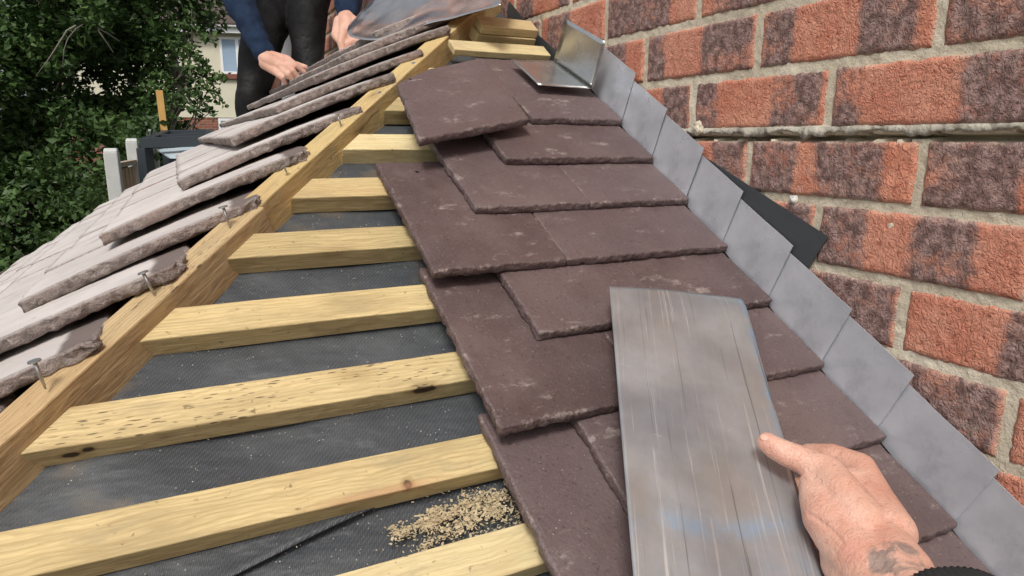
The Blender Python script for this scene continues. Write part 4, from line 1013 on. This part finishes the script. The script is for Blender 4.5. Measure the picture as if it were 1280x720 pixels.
def tree(base,top_h,crown,name,lab,cat,mat,dens,sz,seed,limbs=(),grp=None):
    rr=random.Random(seed); t=empty(name,base,lab,cat,grp)
    tr=MBd(); pts=[base]; 
    for k in range(1,7): pts.append(base+Vector((rr.uniform(-.12,.12)*k*.5,rr.uniform(-.12,.12)*k*.5,top_h*k/6)))
    ks=.2 if name=='garden_shrub' else 1; tr.tube(pts,[q*ks for q in (.16,.14,.12,.10,.08,.055,.03)],12)
    for (c,Rr,_) in (crown[::max(1,len(crown)//16)] if name!='garden_shrub' else []):
        s0=pts[min(5,max(1,int((c.z-base.z)/top_h*6)-1))]; mid=s0.lerp(c,.5)+Vector((rr.uniform(-.15,.15),rr.uniform(-.15,.15),rr.uniform(-.05,.2)))
        tr.tube([s0,mid,c],[.020,.011,.005],6)
    child('trunk',tr.me(),BK,t,True)
    for l in limbs:
        tb=MBd(); 
        for pth,r0,r1 in l:
            n=len(pth); tb.tube(pth,[r0+(r1-r0)*i/(n-1) for i in range(n)],7)
        child('branch',tb.me(),plain('bark_pinkish',(.22,.195,.165),.85,sc=25),t,True)
    vs=[];fs=[];lr=[]
    for (c,Rr,d) in crown: leaves(vs,fs,lr,c,int(dens*d),Rr,sz,rr)
    child('crown',mk('crown',vs,fs,{'lr':lr}),mat,t)
    return t
def crown_px(specs,seed,sub=7,spread=.8):
    rr=random.Random(seed); out=[]
    for (x,y,d,r,den) in specs:
        C=W(x,y,d)
        for _ in range(sub):
            o=Vector((rr.gauss(0,.5),rr.gauss(0,.5),rr.gauss(0,.5)))*r*spread
            q=r*rr.uniform(.28,.5); out.append((C+o,(q,q,q*rr.uniform(.6,.9)),den*(q/.35)**2))
    return out
# big tree left: masses
spec=[]
rr=random.Random(21)
for gx in range(-240,232,44):
    for gy in range(-170,330,44):
        if gx+ (gy-100)*.1>207 : continue
        spec.append((gx+rr.uniform(-22,22),gy+rr.uniform(-22,22),9.0+rr.uniform(-1.3,1.6),.62,1.25))
cr=crown_px(spec,5,7)
lim=[]
def br(pts,d=7.5,r0=.011,r1=.004): return ([W(x,y,d+.02*i) for i,(x,y) in enumerate(pts)],r0,r1)
lim.append([br([(60,-60),(78,-30),(97,0),(106,18),(108,28),(95,36),(85,48),(80,62),(78,85)],7.75),br([(108,28),(120,34),(135,42),(150,52)],7.75,.014,.004),br([(120,34),(130,48),(142,66)],7.75,.011,.004),br([(95,32),(84,38),(70,60),(60,75),(45,95)],7.75,.012,.004)])
bt_=W(60,175,10.3); bt_.z=-1.95
tree(bt_,4.6,cr,'broadleaf_tree','large dense dark green tree filling the left background','tree',LM,215,.094,11,lim)
# lighter tree to its right with sprays over the house wall
spec=[(205,20,8.2,.38,.8),(222,-25,8.2,.34,.8),(212,62,8.1,.34,.8),(200,100,8.1,.34,.9),(224,40,8.0,.22,.5),(228,92,8.0,.20,.4),(198,140,8.1,.30,.9),(215,132,8.0,.22,.6),(190,60,8.2,.36,.8),(236,6,8,.18,.4)]
cr=crown_px(spec,8,8)
sprays=[[(235,60),(248,68),(258,80),(262,92)],[(236,84),(250,90),(265,92),(279,94)],[(236,92),(250,106),(262,116),(277,127)],[(232,108),(246,120),(256,132),(268,143)],[(232,120),(240,134),(250,144)],[(238,30),(250,40),(262,48)],[(240,75),(252,84),(262,101),(272,112)]]
for p in sprays:
    for i in range(len(p)-1):
        for f in (0,.33,.66,1):
            x=p[i][0]+(p[i+1][0]-p[i][0])*f; y=p[i][1]+(p[i+1][1]-p[i][1])*f; cr.append((W(x,y,7.9),(.07,.07,.05),.045))
lim2=[[br(p,7.9,.008,.003) for p in sprays]]
bt2=W(222,175,8.9); bt2.z=-1.95
tree(bt2,3.2,cr,'birch_tree','lighter airy tree with drooping sprays overhanging the cream house wall','tree',LM2,175,.070,12,lim2)
# low shrubs at the foot of the tree
spec=[(x,y,6.6+rr.uniform(-.3,.5),.36,1.) for x,y in ((-40,330),(20,300),(60,285),(95,262),(125,245),(10,340),(-90,360),(60,240),(110,225),(-20,260),(30,250),(-80,290),(-150,330))]
cr=crown_px(spec,9,7)
bs=W(20,310,7.2); bs.z=-1.95
tree(bs,.9,cr,'garden_shrub','dark low shrub below the big tree at the left edge','shrub',LM,110,.07,13)
# ------------------------------------------------------------------ camera, light, world
cam=bpy.data.cameras.new('camera'); co=bpy.data.objects.new('camera',cam); COL.objects.link(co)
co.matrix_world=Matrix(((rt.x,up.x,-fw.x,CAM.x),(rt.y,up.y,-fw.y,CAM.y),(rt.z,up.z,-fw.z,CAM.z),(0,0,0,1)))
cam.sensor_width=36; cam.lens=F/1280*36; cam.clip_start=.02; cam.clip_end=3000; S.camera=co
w=bpy.data.worlds.new('World'); S.world=w; w.use_nodes=True; nt=w.node_tree; bg=nt.nodes['Background']
sky=nt.nodes.new('ShaderNodeTexSky'); sky.sky_type='NISHITA'; sky.sun_disc=False
SE,SA=R(52),R(215)   # elevation, compass rotation of the sun
sky.sun_elevation=SE; sky.sun_rotation=SA; sky.air_density=1.; sky.dust_density=4.; sky.ozone_density=1.
hs=nt.nodes.new('ShaderNodeHueSaturation'); hs.inputs['Saturation'].default_value=.35; nt.links.new(sky.outputs[0],hs.inputs['Color']); nt.links.new(hs.outputs[0],bg.inputs[0]); bg.inputs[1].default_value=.125
sl_=bpy.data.lights.new('sun','SUN'); sl_.energy=2.0; sl_.angle=R(14); sl_.color=(1,.95,.88); so=bpy.data.objects.new('sun',sl_); COL.objects.link(so)
sd=Vector((math.sin(SA)*math.cos(SE),math.cos(SA)*math.cos(SE),math.sin(SE)))
so.rotation_euler=sd.to_track_quat('Z','Y').to_euler()
S.view_settings.view_transform='Standard'; S.view_settings.look='None'; S.view_settings.exposure=.08; S.view_settings.gamma=1
S.render.resolution_x=1024; S.render.resolution_y=576
